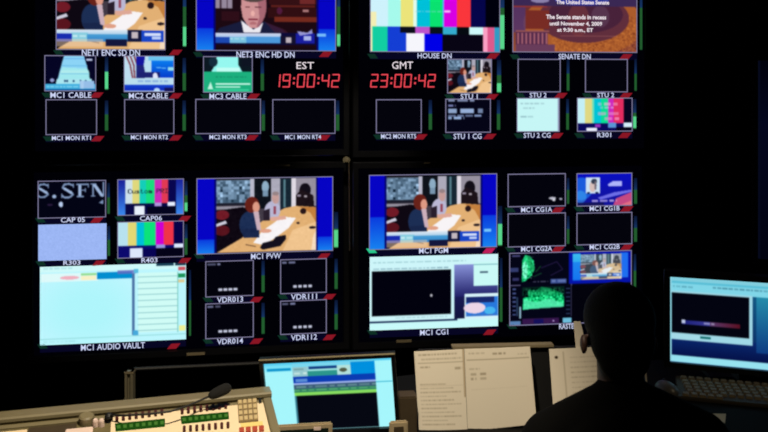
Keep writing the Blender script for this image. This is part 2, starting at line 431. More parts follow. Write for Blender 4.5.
p.p([(258, 104), (288, 128), (322, 152), (362, 124), (372, 112), (352, 178), (274, 178)], (236, 234, 240))
p.p([(262, -40), (384, -40), (388, 40), (380, 85), (362, 118), (338, 144), (308, 144), (284, 122), (266, 88), (258, 40)], (206, 146, 148))
p.p([(340, -40), (388, -40), (388, 60), (370, 110), (350, 140), (336, 142), (352, 90)], (150, 84, 100), .7)
p.e(322, -22, 68, 34, (84, 68, 66)); p.r(280, 34, 304, 40, (110, 60, 64)); p.r(330, 34, 362, 40, (96, 52, 60)); p.e(318, 70, 10, 14, (236, 176, 170)); p.r(296, 96, 344, 103, (130, 44, 64)); p.e(320, 120, 18, 8, (180, 110, 116))
p.r(130, 168, 650, 230, (12, 10, 56)); p.grad(130, 170, 462, 190, (212, 216, 236), (170, 200, 236)); p.r(130, 190, 205, 222, (28, 72, 176)); p.r(200, 190, 286, 222, (120, 194, 224)); p.words(204, 275, 196, 8, (206, 236, 240), .7)
p.r(285, 188, 460, 222, (76, 152, 218)); p.r(460, 184, 545, 224, (20, 16, 46)); p.r(488, 190, 516, 218, (190, 178, 186)); p.r(540, 170, 636, 222, (26, 30, 160)); p.p([(545, 158), (600, 166), (622, 148), (626, 170), (560, 182)], (150, 150, 210)); p.r(580, 184, 618, 206, (170, 180, 232))
p.X, p.Y = p.PX, p.PY; sides(p, 196, 215.5, 316.5, 336, -30, 51, 29); p.r(317, 33.5, 326, 36.5, (120, 190, 250))
window(UL, mUL, r, p, 'NET3 ENC HD DN', 265.5, 58, 6.2, met=(338.6, -28, 47, .17, 3), label='large window with the face of a speaking man in a dark suit', ext=333)

r = (44.6, 55.4, 96.1, 91.2)
p = Pic(r, (5, 5, 36)); p.zoom(40, 50, 8.64)
p.p([(208, 50), (380, 50), (402, 130), (416, 180), (424, 240), (446, 300), (140, 300), (172, 180), (190, 110)], (140, 212, 246)); p.p([(190, 150), (412, 160), (440, 290), (150, 290)], (160, 232, 238))
p.p([(180, 176), (420, 176), (428, 214), (168, 214)], (176, 236, 238)); p.p([(146, 250), (446, 250), (452, 292), (136, 292)], (170, 230, 240)); p.line([(195, 135), (405, 135)], 9, (110, 190, 232)); p.line([(180, 205), (418, 205)], 9, (120, 200, 230)); p.line([(215, 75), (385, 75)], 7, (110, 176, 236))
for x in (235, 290, 350, 395, 215): p.e(x, 268, 9, 10, (40, 80, 120))
p.r(40, 292, 490, 345, (66, 176, 224)); p.r(345, 268, 470, 330, (150, 190, 232)); p.r(350, 262, 380, 345, (190, 220, 246), .5); p.r(40, 338, 490, 360, (24, 96, 160)); p.e(105, 262, 18, 16, (150, 160, 210)); p.r(400, 74, 450, 92, (190, 200, 230)); p.words(60, 330, 312, 12, (180, 236, 250), .6, 3)
window(UL, mUL, r, p, 'MC1 CABLE', 71, 41, 5.8, met=(106.6, 57, 90, .55), label='small window with a pale blue lit capitol dome')
r = (123.9, 55.8, 174.2, 92)
p = Pic(r, (190, 222, 240)); p.zoom(110, 50, 8.64)
for i in range(4): p.line([(140+i*34, 50), (175+i*30, 130), (200+i*16, 270)], 14, (136, 70, 84))
p.r(228, 50, 300, 135, (20, 22, 160)); p.r(228, 130, 300, 250, (30, 36, 120)); p.e(325, 130, 32, 75, (186, 224, 240)); p.grad(358, 92, 556, 240, (10, 124, 238), (4, 60, 204)); p.r(330, 50, 556, 92, (110, 196, 238)); p.line([(400, 150), (480, 158)], 8, (110, 190, 245))
p.r(240, 190, 430, 240, (28, 34, 112)); p.e(390, 230, 22, 34, (224, 230, 250)); p.r(500, 150, 556, 178, (150, 220, 236)); p.r(120, 244, 520, 302, (186, 222, 238)); p.words(240, 500, 262, 16, (110, 150, 214), .6, 5)
p.grad(120, 300, 556, 350, (22, 70, 210), (14, 40, 180)); p.e(405, 350, 26, 22, (190, 220, 250)); p.r(470, 325, 556, 360, (20, 20, 90))
window(UL, mUL, r, p, 'MC2 CABLE', 148.5, 39, 5.6, met=(184.3, 58, 91, .0), label='small window with a waving flag and blue graphics', ext=183)
r = (203.2, 56.4, 252.6, 92.5)
p = Pic(r, (8, 10, 20)); p.zoom(180, 0, 4.5176)
p.r(105, 255, 330, 328, (12, 24, 34)); p.p([(165, 255), (262, 255), (262, 290), (282, 326), (140, 326), (160, 290)], (150, 248, 240)); p.e(150, 280, 20, 22, (20, 44, 60)); p.r(280, 262, 326, 300, (14, 20, 34)); p.r(165, 306, 270, 326, (196, 255, 246))
p.r(105, 325, 330, 420, (28, 176, 126)); p.words(160, 300, 345, 7, (18, 130, 96), .6, 8); p.r(160, 375, 318, 382, (206, 250, 236)); p.r(160, 390, 272, 396, (180, 240, 220)); p.p([(124, 404), (138, 368), (150, 404)], (196, 244, 226)); p.r(150, 404, 310, 410, (60, 210, 160))
window(UL, mUL, r, p, 'MC3 CABLE', 228, 37, 5.6, met=(262.3, 59, 91, .0), label='small window with a pale dome over a green band')
for (r, c, cx, cw, mx, ex) in [((45.8, 99.4, 97, 134.8), 'MC1 MON RT1', 71.5, 39, 106.6, 105), ((124.4, 99.2, 174.2, 134), 'MC1 MON RT2', 149.5, 37, 184.2, 183),
                               ((195.5, 99, 260.8, 133.8), 'MC2 MON RT3', 228, 37, 263.3, 259), ((272.5, 99.3, 335.3, 133.8), 'MC1 MON RT4', 303, 36, 337.6, 331)]:
    window(UL, mUL, r, None, c, cx, cw, 4.4, met=(mx, 100.5, 131, 0), ext=ex)

SEG = {'0': 'abcdef', '1': 'bc', '2': 'abged', '3': 'abgcd', '4': 'fgbc', '9': 'abcdfg'}
def clock(disp, mw, title, trect, digits, x0, x1, y0, y1, label):
    me = bpy.data.meshes.new('d'); vs = []; fs = []
    def quad(pts):
        b = len(vs); vs.extend(pts); fs.append(tuple(range(b, b+len(pts))))
    n = sum({':': .45, '1': .5}.get(ch, 1) for ch in digits); cw = (x1-x0)/n; x = x0; H = y1-y0; t = 1.25
    def L(x_, y_):
        x_ += (y1-y_)*.08; u, v = unproj(mw, x_, y_); return (u, -.0015, v)
    for ch in digits:
        if ch == ':':
            for yy in (y0+H*.32, y0+H*.68): quad([L(x+.5, yy-1), L(x+2.3, yy-1), L(x+2.3, yy+1), L(x+.5, yy+1)])
            x += cw*.45; continue
        w = (cw*(.5 if ch == '1' else 1))-2.2; ym = (y0+y1)/2; g = .45
        S_ = {'a': (x+g, y0, x+w-g, y0+t), 'g': (x+g, ym-t/2, x+w-g, ym+t/2), 'd': (x+g, y1-t, x+w-g, y1), 'f': (x, y0+g, x+t, ym-g/2),
              'b': (x+w-t, y0+g, x+w, ym-g/2), 'e': (x, ym+g/2, x+t, y1-g), 'c': (x+w-t, ym+g/2, x+w, y1-g)}
        for s in SEG[ch]:
            a = S_[s]; quad([L(a[0], a[3]), L(a[2], a[3]), L(a[2], a[1]), L(a[0], a[1])])
        x += cw*(.5 if ch == '1' else 1)
    me.from_pydata(vs, [], fs)
    o = link('clock_readout', me, M['digit'], disp); o['label'] = label
    a = lrect(mw, *trect); link('clock_title', text_mesh(title, *a, -.0015, bold=0), M['slide'], o)
clock(UL, mUL, 'EST', (296.5, 62, 314, 69), '19:00:42', 277, 341, 74, 87.5, 'red digital clock reading 19:00:42 under EST')

# ---- upper right
r = (370, -30, 500, 52.2)
p = Pic(r, (8, 5, 20)); p.zoom(350, 0, 4.8)
for xa, xb, c in [(90, 182, (206, 242, 252)), (182, 242, (166, 250, 236)), (242, 302, (236, 228, 122)), (302, 318, (226, 252, 236)), (318, 380, (0, 192, 216)), (380, 440, (10, 226, 112)), (440, 448, (60, 190, 235)), (448, 509, (216, 0, 226)), (509, 578, (250, 54, 60)), (578, 650, (5, 5, 74)), (650, 722, (0, 0, 12))]:
    p.r(xa, -150, xb, 130, c)
p.r(90, 60, 125, 252, (244, 238, 180)); p.r(108, 130, 180, 252, (18, 206, 162)); p.r(178, 130, 268, 252, (20, 62, 212)); p.r(240, 130, 310, 158, (10, 12, 24)); p.r(310, 130, 380, 162, (190, 84, 202)); p.r(380, 130, 445, 160, (8, 16, 24)); p.r(442, 130, 510, 166, (52, 172, 206)); p.r(510, 130, 574, 166, (5, 10, 16))
p.r(268, 160, 355, 252, (246, 246, 252)); p.r(355, 162, 440, 252, (0, 0, 230)); p.r(570, 130, 642, 165, (206, 250, 250)); p.r(638, 130, 662, 252, (250, 160, 196)); p.r(660, 130, 692, 252, (222, 90, 140)); p.r(692, 130, 722, 252, (50, 156, 196))
p.words(310, 480, 52, 7, (160, 210, 230), .5, 2); p.r(450, 50, 478, 60, (250, 190, 250))
window(UR, mUR, r, p, 'HOUSE DN', 434.5, 34, 5.2, met=(502.2, -28, 50, .45, 4), label='large window with full colour bars test pattern', ext=500)
r = (512.5, -30, 637, 52.5)
p = Pic(r, (110, 52, 46)); p.zoom(505, 0, 5.486)
p.grad(40, 40, 730, 290, (104, 46, 46), (150, 78, 50)); p.e(430, 130, 330, 180, (170, 92, 44)); p.noise(255, 90, 730, 290, 14, 8, (1, .8, .3)); p.e(430, 100, 250, 135, (96, 46, 60)); p.e(440, 80, 205, 100, (72, 34, 58)); p.e(400, 110, 60, 90, (120, 56, 60), .6); p.e(520, 90, 50, 60, (100, 70, 96), .5)
p.r(44, -170, 730, 34, (58, 40, 84)); p.e(420, 0, 150, 30, (50, 56, 160)); p.e(190, 4, 50, 14, (140, 130, 170)); p.r(44, 40, 110, 180, (76, 52, 118), .7); p.r(44, 36, 230, 42, (150, 50, 50))
p.r(110, 60, 240, 160, (120, 44, 36)); p.r(60, 178, 232, 245, (84, 42, 74))
for i in range(8): p.r(66+i*22, 182, 76+i*22, 243, (168, 100, 112))
p.r(60, 245, 270, 285, (104, 60, 90)); p.r(60, 168, 240, 178, (150, 84, 84)); p.r(300, 195, 610, 199, (190, 120, 110), .6)
w = window(UR, mUR, r, p, 'SENATE DN', 574.5, 32, 5.4, met=(641, -28, 50, 0, 2.4), label='large maroon and orange window with a Senate notice', ext=633)
for tx, (xa, ya, xb, yb) in [('The Senate stands in recess', (546, 14.8, 606, 19.3)), ('until November 4, 2009', (549.5, 21.6, 602, 26.4)), ('at 9:30 a.m., ET', (557, 28, 593, 32.6)), ('The United States Senate', (556, .2, 609, 4.4))]:
    a = lrect(mUR, xa, ya, xb, yb); link('slide_text', text_mesh(tx, *a, -.0024, bold=.03), M['slide'], w)
r = (447.2, 59, 491.7, 93.4); p = Pic(r); studio(p, r)
window(UR, mUR, r, p, 'STU 1', 469, 17, 5.2, met=(499, 60, 93, .3, 4), label='small studio picture window above the white lettering', ext=499)
window(UR, mUR, (376, 99.4, 421.5, 133), None, 'MC2 MON RT5', 398.5, 35, 4.6, met=(430.3, 100, 130, 0), ext=428)
r = (445.4, 98.8, 490.6, 132.6); p = Pic(r, (5, 5, 22)); p.zoom(440, 85, 7.2)
p.words(58, 245, 100, 20, (170, 186, 226), .9, 11); p.words(58, 112, 140, 14, (150, 160, 220), .9, 12); p.words(58, 310, 172, 32, (168, 196, 238), .95, 13); p.words(58, 300, 214, 14, (156, 182, 230), .95, 15); p.words(58, 175, 230, 18, (160, 190, 236), .95, 14)
window(UR, mUR, r, p, 'STU 1 CG', 467.5, 28, 5.4, met=(498.5, 100, 130, 0), label='small dark window with lines of pale blue lettering', ext=497)
window(UR, mUR, (517.7, 59, 560.4, 92.2), None, 'STU 2', 538, 17, 5, met=(568, 59, 91, 0, 2.6), ext=568)
window(UR, mUR, (585, 59, 627.5, 92.2), None, 'STU 2', 605.5, 17, 4.8, met=(635.5, 59, 91, 0, 2.2), label='blank dark window captioned STU 2 above the small colour bars', ext=633)
r = (516.7, 98, 559.4, 131.8); p = Pic(r, (198, 246, 246)); p.zoom(510, 85, 5.9)
p.words(62, 200, 104, 9, (140, 176, 186), .7, 21); p.words(76, 145, 132, 8, (140, 176, 186), .7, 22); p.words(62, 142, 182, 9, (130, 170, 180), .7, 23); p.r(282, 70, 300, 280, (150, 160, 190))
window(UR, mUR, r, p, 'STU 2 CG', 537, 27, 5, met=(567.5, 99, 130, 0, 2.6), label='small pale window with grey lettering', ext=564)
r = (577, 97.8, 632.3, 131.5); p = Pic(r, (5, 5, 50)); p.zoom(500, 80, 4.8)
for xa, xb, c in [(366, 408, (196, 240, 246)), (408, 440, (224, 216, 130)), (440, 450, (120, 224, 180)), (450, 485, (0, 196, 214)), (485, 518, (10, 222, 150)), (518, 545, (206, 40, 190)), (545, 592, (226, 44, 96)), (592, 640, (5, 4, 30))]:
    p.r(xa, 80, xb, 208, c)
p.words(470, 572, 108, 14, (246, 190, 220), .75, 31); p.words(480, 545, 128, 10, (226, 200, 240), .6, 32); p.words(470, 580, 155, 14, (240, 170, 210), .7, 33); p.words(500, 570, 178, 14, (250, 160, 206), .7, 34)
p.r(366, 208, 640, 246, (10, 8, 90)); p.r(415, 228, 465, 246, (236, 240, 252)); p.r(455, 212, 482, 226, (150, 50, 190)); p.r(518, 206, 556, 228, (90, 150, 214)); p.r(592, 206, 636, 228, (214, 240, 250)); p.r(556, 226, 640, 246, (4, 3, 22))
window(UR, mUR, r, p, 'R301', 604, 14, 4.8, met=(634.6, 99, 129, .42, 3), label='small colour bars window with pink lettering', ext=632)
clock(UR, mUR, 'GMT', (392, 61.5, 413, 69), '23:00:42', 370, 437, 74, 87.5, 'red digital clock reading 23:00:42 under GMT')

# ---- lower left
r = (37.9, 180.5, 106, 217.8); p = Pic(r, (3, 4, 20)); p.zoom(30, 170, 4.8)
C_ = (128, 152, 190); Cw = (158, 182, 218)
def serifS(x, y, s):
    p.line([(x+s*.85, y+s*.12), (x+s*.55, y), (x+s*.2, y+s*.05), (x+s*.1, y+s*.28), (x+s*.35, y+s*.46), (x+s*.7, y+s*.58), (x+s*.85, y+s*.78), (x+s*.6, y+s*.98), (x+s*.25, y+s), (x+s*.05, y+s*.85)], s*.13, C_)
    p.line([(x+s*.25, y+s*.36), (x+s*.72, y+s*.66)], s*.19, Cw); p.line([(x+s*.86, y), (x+s*.86, y+s*.28)], s*.06, C_); p.line([(x+s*.04, y+s*.72), (x+s*.04, y+s)], s*.06, C_)
serifS(34, 66, 62); p.e(116, 126, 9, 9, Cw); serifS(150, 66, 66)
p.r(232, 68, 246, 130, Cw); p.r(222, 66, 282, 73, C_); p.r(224, 125, 258, 131, C_); p.r(240, 95, 266, 101, C_); p.r(276, 68, 282, 86, C_); p.r(262, 88, 268, 108, C_)
p.r(298, 68, 305, 128, C_); p.p([(296, 66), (314, 66), (356, 128), (350, 132), (338, 128)], Cw); p.r(348, 60, 356, 128, C_); p.r(290, 66, 318, 71, C_); p.r(292, 124, 312, 130, C_)
p.e(148, 164, 10, 13, (186, 206, 240)); p.p([(330, 160), (352, 144), (352, 166)], C_); p.e(95, 165, 14, 5, (40, 26, 60))
window(LL, mLL, r, p, 'CAP 05', 73, 24, 5, met=(108.6, 183, 214, 0, 2.4), label='small dark window with large carved serif lettering', ext=104)
r = (117.5, 179, 183.8, 215); p = Pic(r, (6, 6, 60)); p.zoom(30, 170, 4.8)
for xa, xb, c in [(457, 490, (206, 226, 236)), (490, 525, (224, 216, 124)), (525, 557, (20, 206, 186)), (557, 597, (24, 220, 126)), (597, 630, (204, 44, 186)), (630, 662, (226, 58, 84)), (662, 700, (8, 6, 80))]:
    p.r(xa, 40, xb, 160, c)
p.r(457, 160, 700, 220, (8, 8, 70)); p.r(500, 172, 548, 220, (232, 240, 250)); p.r(598, 158, 630, 174, (176, 150, 220)); p.r(660, 156, 696, 174, (232, 240, 255)); p.r(560, 176, 700, 220, (4, 4, 30))
for a, b in ((418, 457), (700, 740)): p.grad(a, 40, b, 220, (24, 30, 150), (60, 140, 240))
p.text('Custom PRI', 470, 90, 662, 112, (14, 24, 40))
window(LL, mLL, r, p, 'CAP06', 151, 22, 5, met=(186, 181, 212, .3, 2.8), label='small colour bars window with blue sides')
r = (38.3, 224, 106.6, 260); p = Pic(r, (156, 182, 244)); p.noise(0, 0, 400, 400, 5, .7)
window(LL, mLL, r, p, 'R303', 72, 17, 4.6, met=(108.8, 226, 256, 0, 2.4), label='plain grey blue window without a picture', border=False, ext=106)
r = (117.5, 221.3, 183.8, 257.6); p = Pic(r, (5, 4, 60)); p.zoom(30, 170, 4.8)
for xa, xb, c in [(418, 470, (184, 226, 240)), (470, 510, (226, 216, 116)), (510, 547, (0, 190, 216)), (547, 603, (12, 226, 122)), (603, 640, (206, 0, 210)), (640, 690, (240, 52, 72)), (690, 740, (6, 2, 72))]:
    p.r(xa, 240, xb, 360, c)
p.r(418, 360, 740, 425, (12, 10, 110)); p.r(604, 358, 648, 376, (150, 150, 222)); p.r(692, 356, 738, 376, (222, 236, 255)); p.r(480, 374, 540, 425, (220, 232, 252)); p.r(540, 378, 604, 425, (8, 4, 84)); p.r(604, 376, 740, 425, (4, 3, 24))
window(LL, mLL, r, p, 'R403', 149.5, 16, 4.8, met=(186, 224, 255, 0, 2.8), label='small colour bars window with dark blue base')
r = (40, 264.8, 186, 342.3); p = Pic(r, (188, 246, 254), S=2.2)
p.norm((40, 264.8, 186, 342.3), (45, 42, 665, 378))
p.r(45, 42, 665, 66, (208, 250, 250)); [p.e(240, 230, 215-i*18, 165-i*14, (168, 245, 250), .12) for i in range(8)]; p.words(60, 180, 46, 8, (150, 210, 216), .6, 41); p.r(48, 72, 290, 108, (222, 250, 250))
p.e(168, 92, 40, 8, (240, 176, 190)); p.r(215, 74, 282, 84, (150, 222, 150)); p.r(215, 86, 280, 104, (248, 240, 196)); p.r(284, 72, 432, 102, (0, 142, 208)); p.r(370, 66, 450, 82, (104, 104, 190), .8)
p.r(432, 82, 444, 350, (78, 116, 166)); p.r(436, 330, 460, 352, (70, 170, 220)); p.r(440, 62, 460, 80, (90, 190, 226))
p.r(536, 34, 612, 52, (24, 62, 84)); p.r(618, 34, 665, 52, (20, 50, 72)); p.r(460, 80, 628, 340, (208, 252, 246))
for i in range(10): p.r(456, 96+i*26, 628, 100+i*26, (150, 206, 208))
p.r(628, 80, 632, 345, (120, 200, 190)); p.r(632, 58, 663, 74, (206, 84, 96)); p.r(632, 88, 663, 106, (30, 150, 92)); p.r(632, 114, 658, 128, (220, 204, 150)); p.r(636, 316, 663, 340, (238, 240, 150)); p.r(45, 352, 665, 356, (150, 220, 222)); p.words(60, 200, 362, 7, (140, 205, 210), .4, 44)
window(LL, mLL, r, p, 'MC1 AUDIO VAULT', 113, 64, 6, met=(190, 270, 336, 0, 2), label='large pale cyan software window with a ruled list', border=False, ext=181)
r = (196.6, 177.4, 333, 252.6); p = Pic(r, S=2.4); studio(p, (216, 178.5, 316, 251.5)); p.X, p.Y = p.PX, p.PY
sides(p, 196.6, 216, 315.5, 333, 177.4, 252.6, 238)
window(LL, mLL, r, p, 'MC1 PVW', 266, 30, 5.6, met=(336, 212, 248, .5, 4), label='large window with two people at a studio table, no banner', ext=331)
for (r, c, cy) in [((205.5, 260.6, 253.6, 296.4), 'VDR013', 261), ((280.3, 258.8, 326.6, 293.2), 'VDR111', 0), ((205.5, 302.8, 253.6, 338), 'VDR014', 0), ((280.3, 300, 326.6, 333.8), 'VDR112', 0)]:
    p = Pic(r, (3, 3, 12)); p.words(r[0]+2, r[0]+15, r[1]+2.2, 2.2, (150, 156, 200), .8, int(r[0]+r[1]))
    for i in range(4): p.r(r[0]+13+i*5, r[3]-8.2, r[0]+16.6+i*5, r[3]-5.6, (200, 204, 226))
    window(LL, mLL, r, p, c, (r[0]+r[2])/2+.5, 26, 5.6, met=(r[2]+9.5, r[1], r[3]-4, 0, 3), label='small dark window captioned %s with four small white marks' % c, ext=r[2]+10)

# ---- lower right
r = (369, 174.2, 497, 248.5); p = Pic(r, S=2.4); studio(p, (386.5, 176, 480, 248.6), True); p.X, p.Y = p.PX, p.PY
sides(p, 369, 386.3, 480.3, 497, 174.2, 248.6, 216); p.r(484, 230, 491, 233, (120, 200, 250))
window(LR, mLR, r, p, 'MC1 PGM', 433.5, 29, 5.4, met=(500, 206, 246, .55, 4), hot=True, label='large window with two people at a studio table, blue banner and bright markers', ext=496)
r = (369.7, 255.4, 498, 328.3); p = Pic(r, (206, 246, 250), S=2.2); p.norm(r, (45, 42, 628, 386))
p.words(60, 480, 66, 8, (120, 170, 180), .5, 51); p.words(60, 400, 96, 7, (90, 130, 150), .6, 52); p.r(55, 110, 412, 320, (2, 2, 14)); p.e(322, 230, 6, 7, (190, 190, 200))
p.grad(426, 88, 628, 240, (136, 146, 216), (34, 34, 104)); p.grad(426, 240, 628, 345, (26, 26, 84), (16, 18, 60)); p.r(515, 78, 628, 192, (202, 250, 246)); p.r(545, 122, 582, 132, (70, 100, 120)); p.r(515, 88, 628, 92, (120, 180, 190))
p.r(474, 228, 628, 345, (216, 244, 250)); p.r(480, 242, 626, 336, (40, 120, 220)); p.r(480, 244, 610, 270, (24, 40, 110)); p.e(520, 296, 50, 26, (236, 214, 232)); p.e(590, 310, 26, 18, (70, 180, 240)); p.words(484, 620, 326, 8, (90, 110, 170), .7, 55)
p.r(45, 343, 440, 352, (30, 50, 90)); p.words(160, 400, 328, 6, (110, 150, 160), .5, 54); p.r(45, 352, 628, 386, (200, 250, 250))
window(LR, mLR, r, p, 'MC1 CG1', 434, 28, 5.6, met=(501, 258, 322, 0, 2.6), label='large software window with a black preview pane', border=False, ext=497)
r = (507.7, 173.6, 565.5, 206.6); p = Pic(r, (3, 3, 12)); p.zoom(500, 165, 4.55); p.e(238, 152, 16, 6, (190, 190, 206)); p.e(245, 160, 7, 6, (210, 210, 220)); p.e(276, 156, 7, 5, (170, 170, 190))
window(LR, mLR, r, p, 'MC1 CG1A', 536.5, 31, 5, met=(568, 178, 204, 0, 2.2), label='small dark window with a tiny white mark in its corner', ext=565)
r = (576.5, 173, 632, 206); p = Pic(r, (10, 20, 190)); p.zoom(570, 168, 9.81)
p.grad(60, 40, 610, 370, (8, 14, 196), (20, 20, 150)); p.e(110, 200, 110, 110, (30, 110, 230), .8); p.e(100, 280, 60, 60, (60, 160, 240), .6); p.p([(270, 290), (430, 240), (610, 215), (610, 235), (440, 275), (300, 310)], (110, 110, 230)); p.p([(420, 370), (450, 300), (610, 235), (610, 370)], (196, 74, 130)); p.p([(480, 370), (610, 320), (610, 370)], (226, 110, 130)); p.r(60, 335, 330, 370, (20, 20, 90))
p.r(155, 90, 290, 250, (206, 226, 244)); p.e(220, 180, 32, 55, (214, 190, 186)); p.e(235, 130, 30, 26, (50, 60, 80)); p.e(248, 170, 12, 45, (120, 110, 120)); p.e(180, 242, 16, 10, (20, 40, 90)); p.e(262, 242, 16, 10, (20, 30, 80)); p.p([(370, 160), (420, 130), (510, 130), (510, 180), (375, 180)], (176, 180, 250)); p.words(215, 460, 310, 22, (206, 190, 236), .9, 61)
window(LR, mLR, r, p, 'MC1 CG1B', 604.5, 30, 4.8, met=(635.4, 178, 204, 0, 3), label='small blue and red window with a portrait', ext=634)
window(LR, mLR, (507.7, 213, 565.5, 246.6), None, 'MC1 CG2A', 536.5, 31, 5, met=(568, 216, 244, 0, 2.4), ext=565)
window(LR, mLR, (576.5, 212.4, 632, 244.6), None, 'MC1 CG2B', 604.5, 30, 5, met=(635.4, 216, 242, 0, 3), ext=634)
r = (509.3, 251.5, 631.5, 323.6); p = Pic(r, (4, 5, 22), S=2.4); p.zoom(505, 248, 5.27)
p.p([(90, 60), (105, 30), (128, 38), (148, 60), (154, 105), (138, 140), (108, 165), (88, 172)], (32, 206, 124)); p.e(104, 110, 14, 46, (120, 240, 190), .8); p.noise(88, 40, 150, 168, 46, 7, (.5, 1, .7)); p.p([(110, 34), (128, 38), (154, 105), (138, 140), (128, 90)], (14, 120, 60), .5); p.line([(160, 120), (185, 92)], 3, (26, 110, 50)); p.line([(150, 145), (190, 128)], 3, (26, 110, 60)); p.line([(190, 100), (270, 70), (300, 110), (240, 140)], 5, (34, 24, 66))
p.p([(92, 318), (94, 256), (120, 250), (122, 212), (160, 218), (190, 200), (235, 208), (268, 222), (300, 240), (308, 262), (308, 306), (200, 306)], (22, 196, 116)); p.noise(96, 206, 306, 300, 44, 9, (.5, 1, .7)); p.r(90, 200, 310, 225, (6, 60, 34), .55); p.r(90, 225, 310, 245, (8, 110, 60), .4); p.noise(96, 215, 306, 300, 20, 5, (.3, 1, .8)); p.p([(96, 300), (96, 262), (160, 280), (230, 262), (305, 290), (305, 308), (94, 316)], (90, 240, 180), .8)
p.r(22, 186, 80, 191, (110, 104, 150)); p.r(345, 186, 350, 360, (100, 96, 140)); p.r(24, 96, 70, 118, (56, 66, 120), .9); p.r(40, 150, 72, 164, (50, 50, 100)); p.r(38, 30, 78, 40, (70, 70, 120)); p.words(145, 225, 168, 8, (90, 90, 120), .7, 71); p.r(238, 160, 320, 184, (56, 76, 140)); p.words(244, 316, 164, 14, (120, 140, 196), .8, 72)
for i in range(7): p.r(40, 205+i*22, 56, 212+i*22, (70, 84, 140)); p.r(318, 210+i*22, 340, 214+i*22, (50, 70, 110))
p.r(74, 300, 84, 362, (150, 190, 210)); p.r(60, 250, 68, 350, (40, 60, 90)); p.r(90, 365, 280, 396, (52, 22, 74)); p.r(150, 368, 200, 392, (20, 16, 90)); p.r(24, 376, 82, 402, (90, 130, 180)); p.r(300, 366, 374, 392, (110, 190, 220)); p.r(350, 340, 400, 385, (12, 22, 110)); p.e(252, 380, 5, 5, (180, 150, 210))
p.X, p.Y = p.PX, p.PY
p.r(568.5, 252, 632, 284, (6, 20, 170)); p.grad(572, 254, 580, 280, (60, 190, 240), (20, 130, 240)); p.r(572, 262, 580, 281, (20, 110, 240), .6); p.r(620, 254, 628, 279, (30, 110, 240)); q = (580, 254.5, 621, 280); studio(p, q, True)
p.X, p.Y = p.PX, p.PY; p.r(580, 254.5, 621, 280, (180, 220, 230), .28)
p.r(571, 285.5, 632, 324, (3, 3, 12))
window(LR, mLR, r, p, 'RASTER', 568, 18, 5.2, met=(634.8, 254, 290, 0, 2.4), label='large signal scope window with green traces', dy=-1, ext=616, strip=False)

# small marks on the frames of the displays
def chip(disp, mw, rect, m, y=-.0135, th=.002):
    a = lrect(mw, *rect); o = boxobj('frame_plate_or_glint', (a[0], y, a[1]), (a[2], y+th+.0005, a[3]), M[m], disp); o['label'] = 'small dull metal plate, or bar standing in for a glint, on the frame'
chip(LL, mLL, (187, 351.6, 205, 354.4), 'lip'); chip(LR, mLR, (396, 339, 411, 341.6), 'lip'); chip(LR, mLR, (424, 161.8, 430, 163.3), 'lip')  # the last bar stands in for a reflection on the bezel
chip(LL, mLL, (276, 164.3, 290, 166), 'lip')  # solid bar in place of a faint bezel reflection
a = at(346.5, 160, 3.93)
t = empty('frame_clamp', a, 'small round metal clamp where the four display frames meet', 'clamp')
bm = bmesh.new(); tube(bm, [(0, -.006, 0), (0, .018, 0)], [.017, .015], 20); tube(bm, [(0, .018, 0), (0, .1, 0)], .003, 8); bmobj('clamp_body', bm, M['steel'], t, bevel=0)
bm = bmesh.new(); tube(bm, [(0.001, -.016, 0), (0.001, -.006, 0)], [.009, .010], 6); bmobj('clamp_bolt', bm, M['lip'], t)
bm = bmesh.new(); tube(bm, [(.012, -.013, -.016), (.015, -.012, -.42)], .003, 8); bmobj('clamp_cable', bm, M['slot'], t)

# stand that carries the displays
st = empty('display_stand', (-.4, 4.3, 0), 'dark steel stand behind the video wall with one pale leg foot showing', 'stand')
def stb(name, a, b, m):
    o = Vector((-.4, 4.3, 0)); return boxobj(name, tuple(Vector(a)-o), tuple(Vector(b)-o), M[m], st, bevel=.003)
for x in (-1.25, -.55, .35, 1.2):
    yb = 4.2+.12*x
    stb('upright', (x-.03, yb+.12, .0), (x+.03, yb+.18, 2.35), 'dsteel')
for z in (.9, 1.5, 2.0): 
    bm = bmesh.new(); hexa(bm, [(-1.0, -.04, z-.03), (1.75, .28, z-.03), (1.75, .33, z-.03), (-1.0, .01, z-.03), (-1.0, -.04, z+.03), (1.75, .28, z+.03), (1.75, .33, z+.03), (-1.0, .01, z+.03)]); bmobj('crossbar', bm, M['dsteel'], st)
# pale leg foot visible over the console
q = at(130, 370, 3.5); q2 = at(130, 402, 3.5)
lg = empty('support_post', (q.x, 3.5, 0), 'pale square post rising behind the left console', 'post')
bm = bmesh.new(); box(bm, (-.017, -.017, 0), (-.008, .017, q.z)); box(bm, (.006, -.017, 0), (.017, .017, q.z)); box(bm, (-.008, .0, 0), (.006, .017, q.z)); bmobj('post_shaft', bm, M['steel'], lg)
boxobj('post_cap', (-.019, -.019, q.z-.012), (.019, .019, q.z), M['lip'], lg, bevel=.002)
bm = bmesh.new(); pa_, pb_ = at(134, 369, 3.53)-lg.location, at(262, 363, 3.72)-lg.location; tube(bm, [pa_, pb_], .008, 8); bmobj('side_rail', bm, M['black'], lg)
boxobj('floor_plate', (-.07, -.07, 0), (.07, .07, .01), M['dsteel'], lg, bevel=.002)

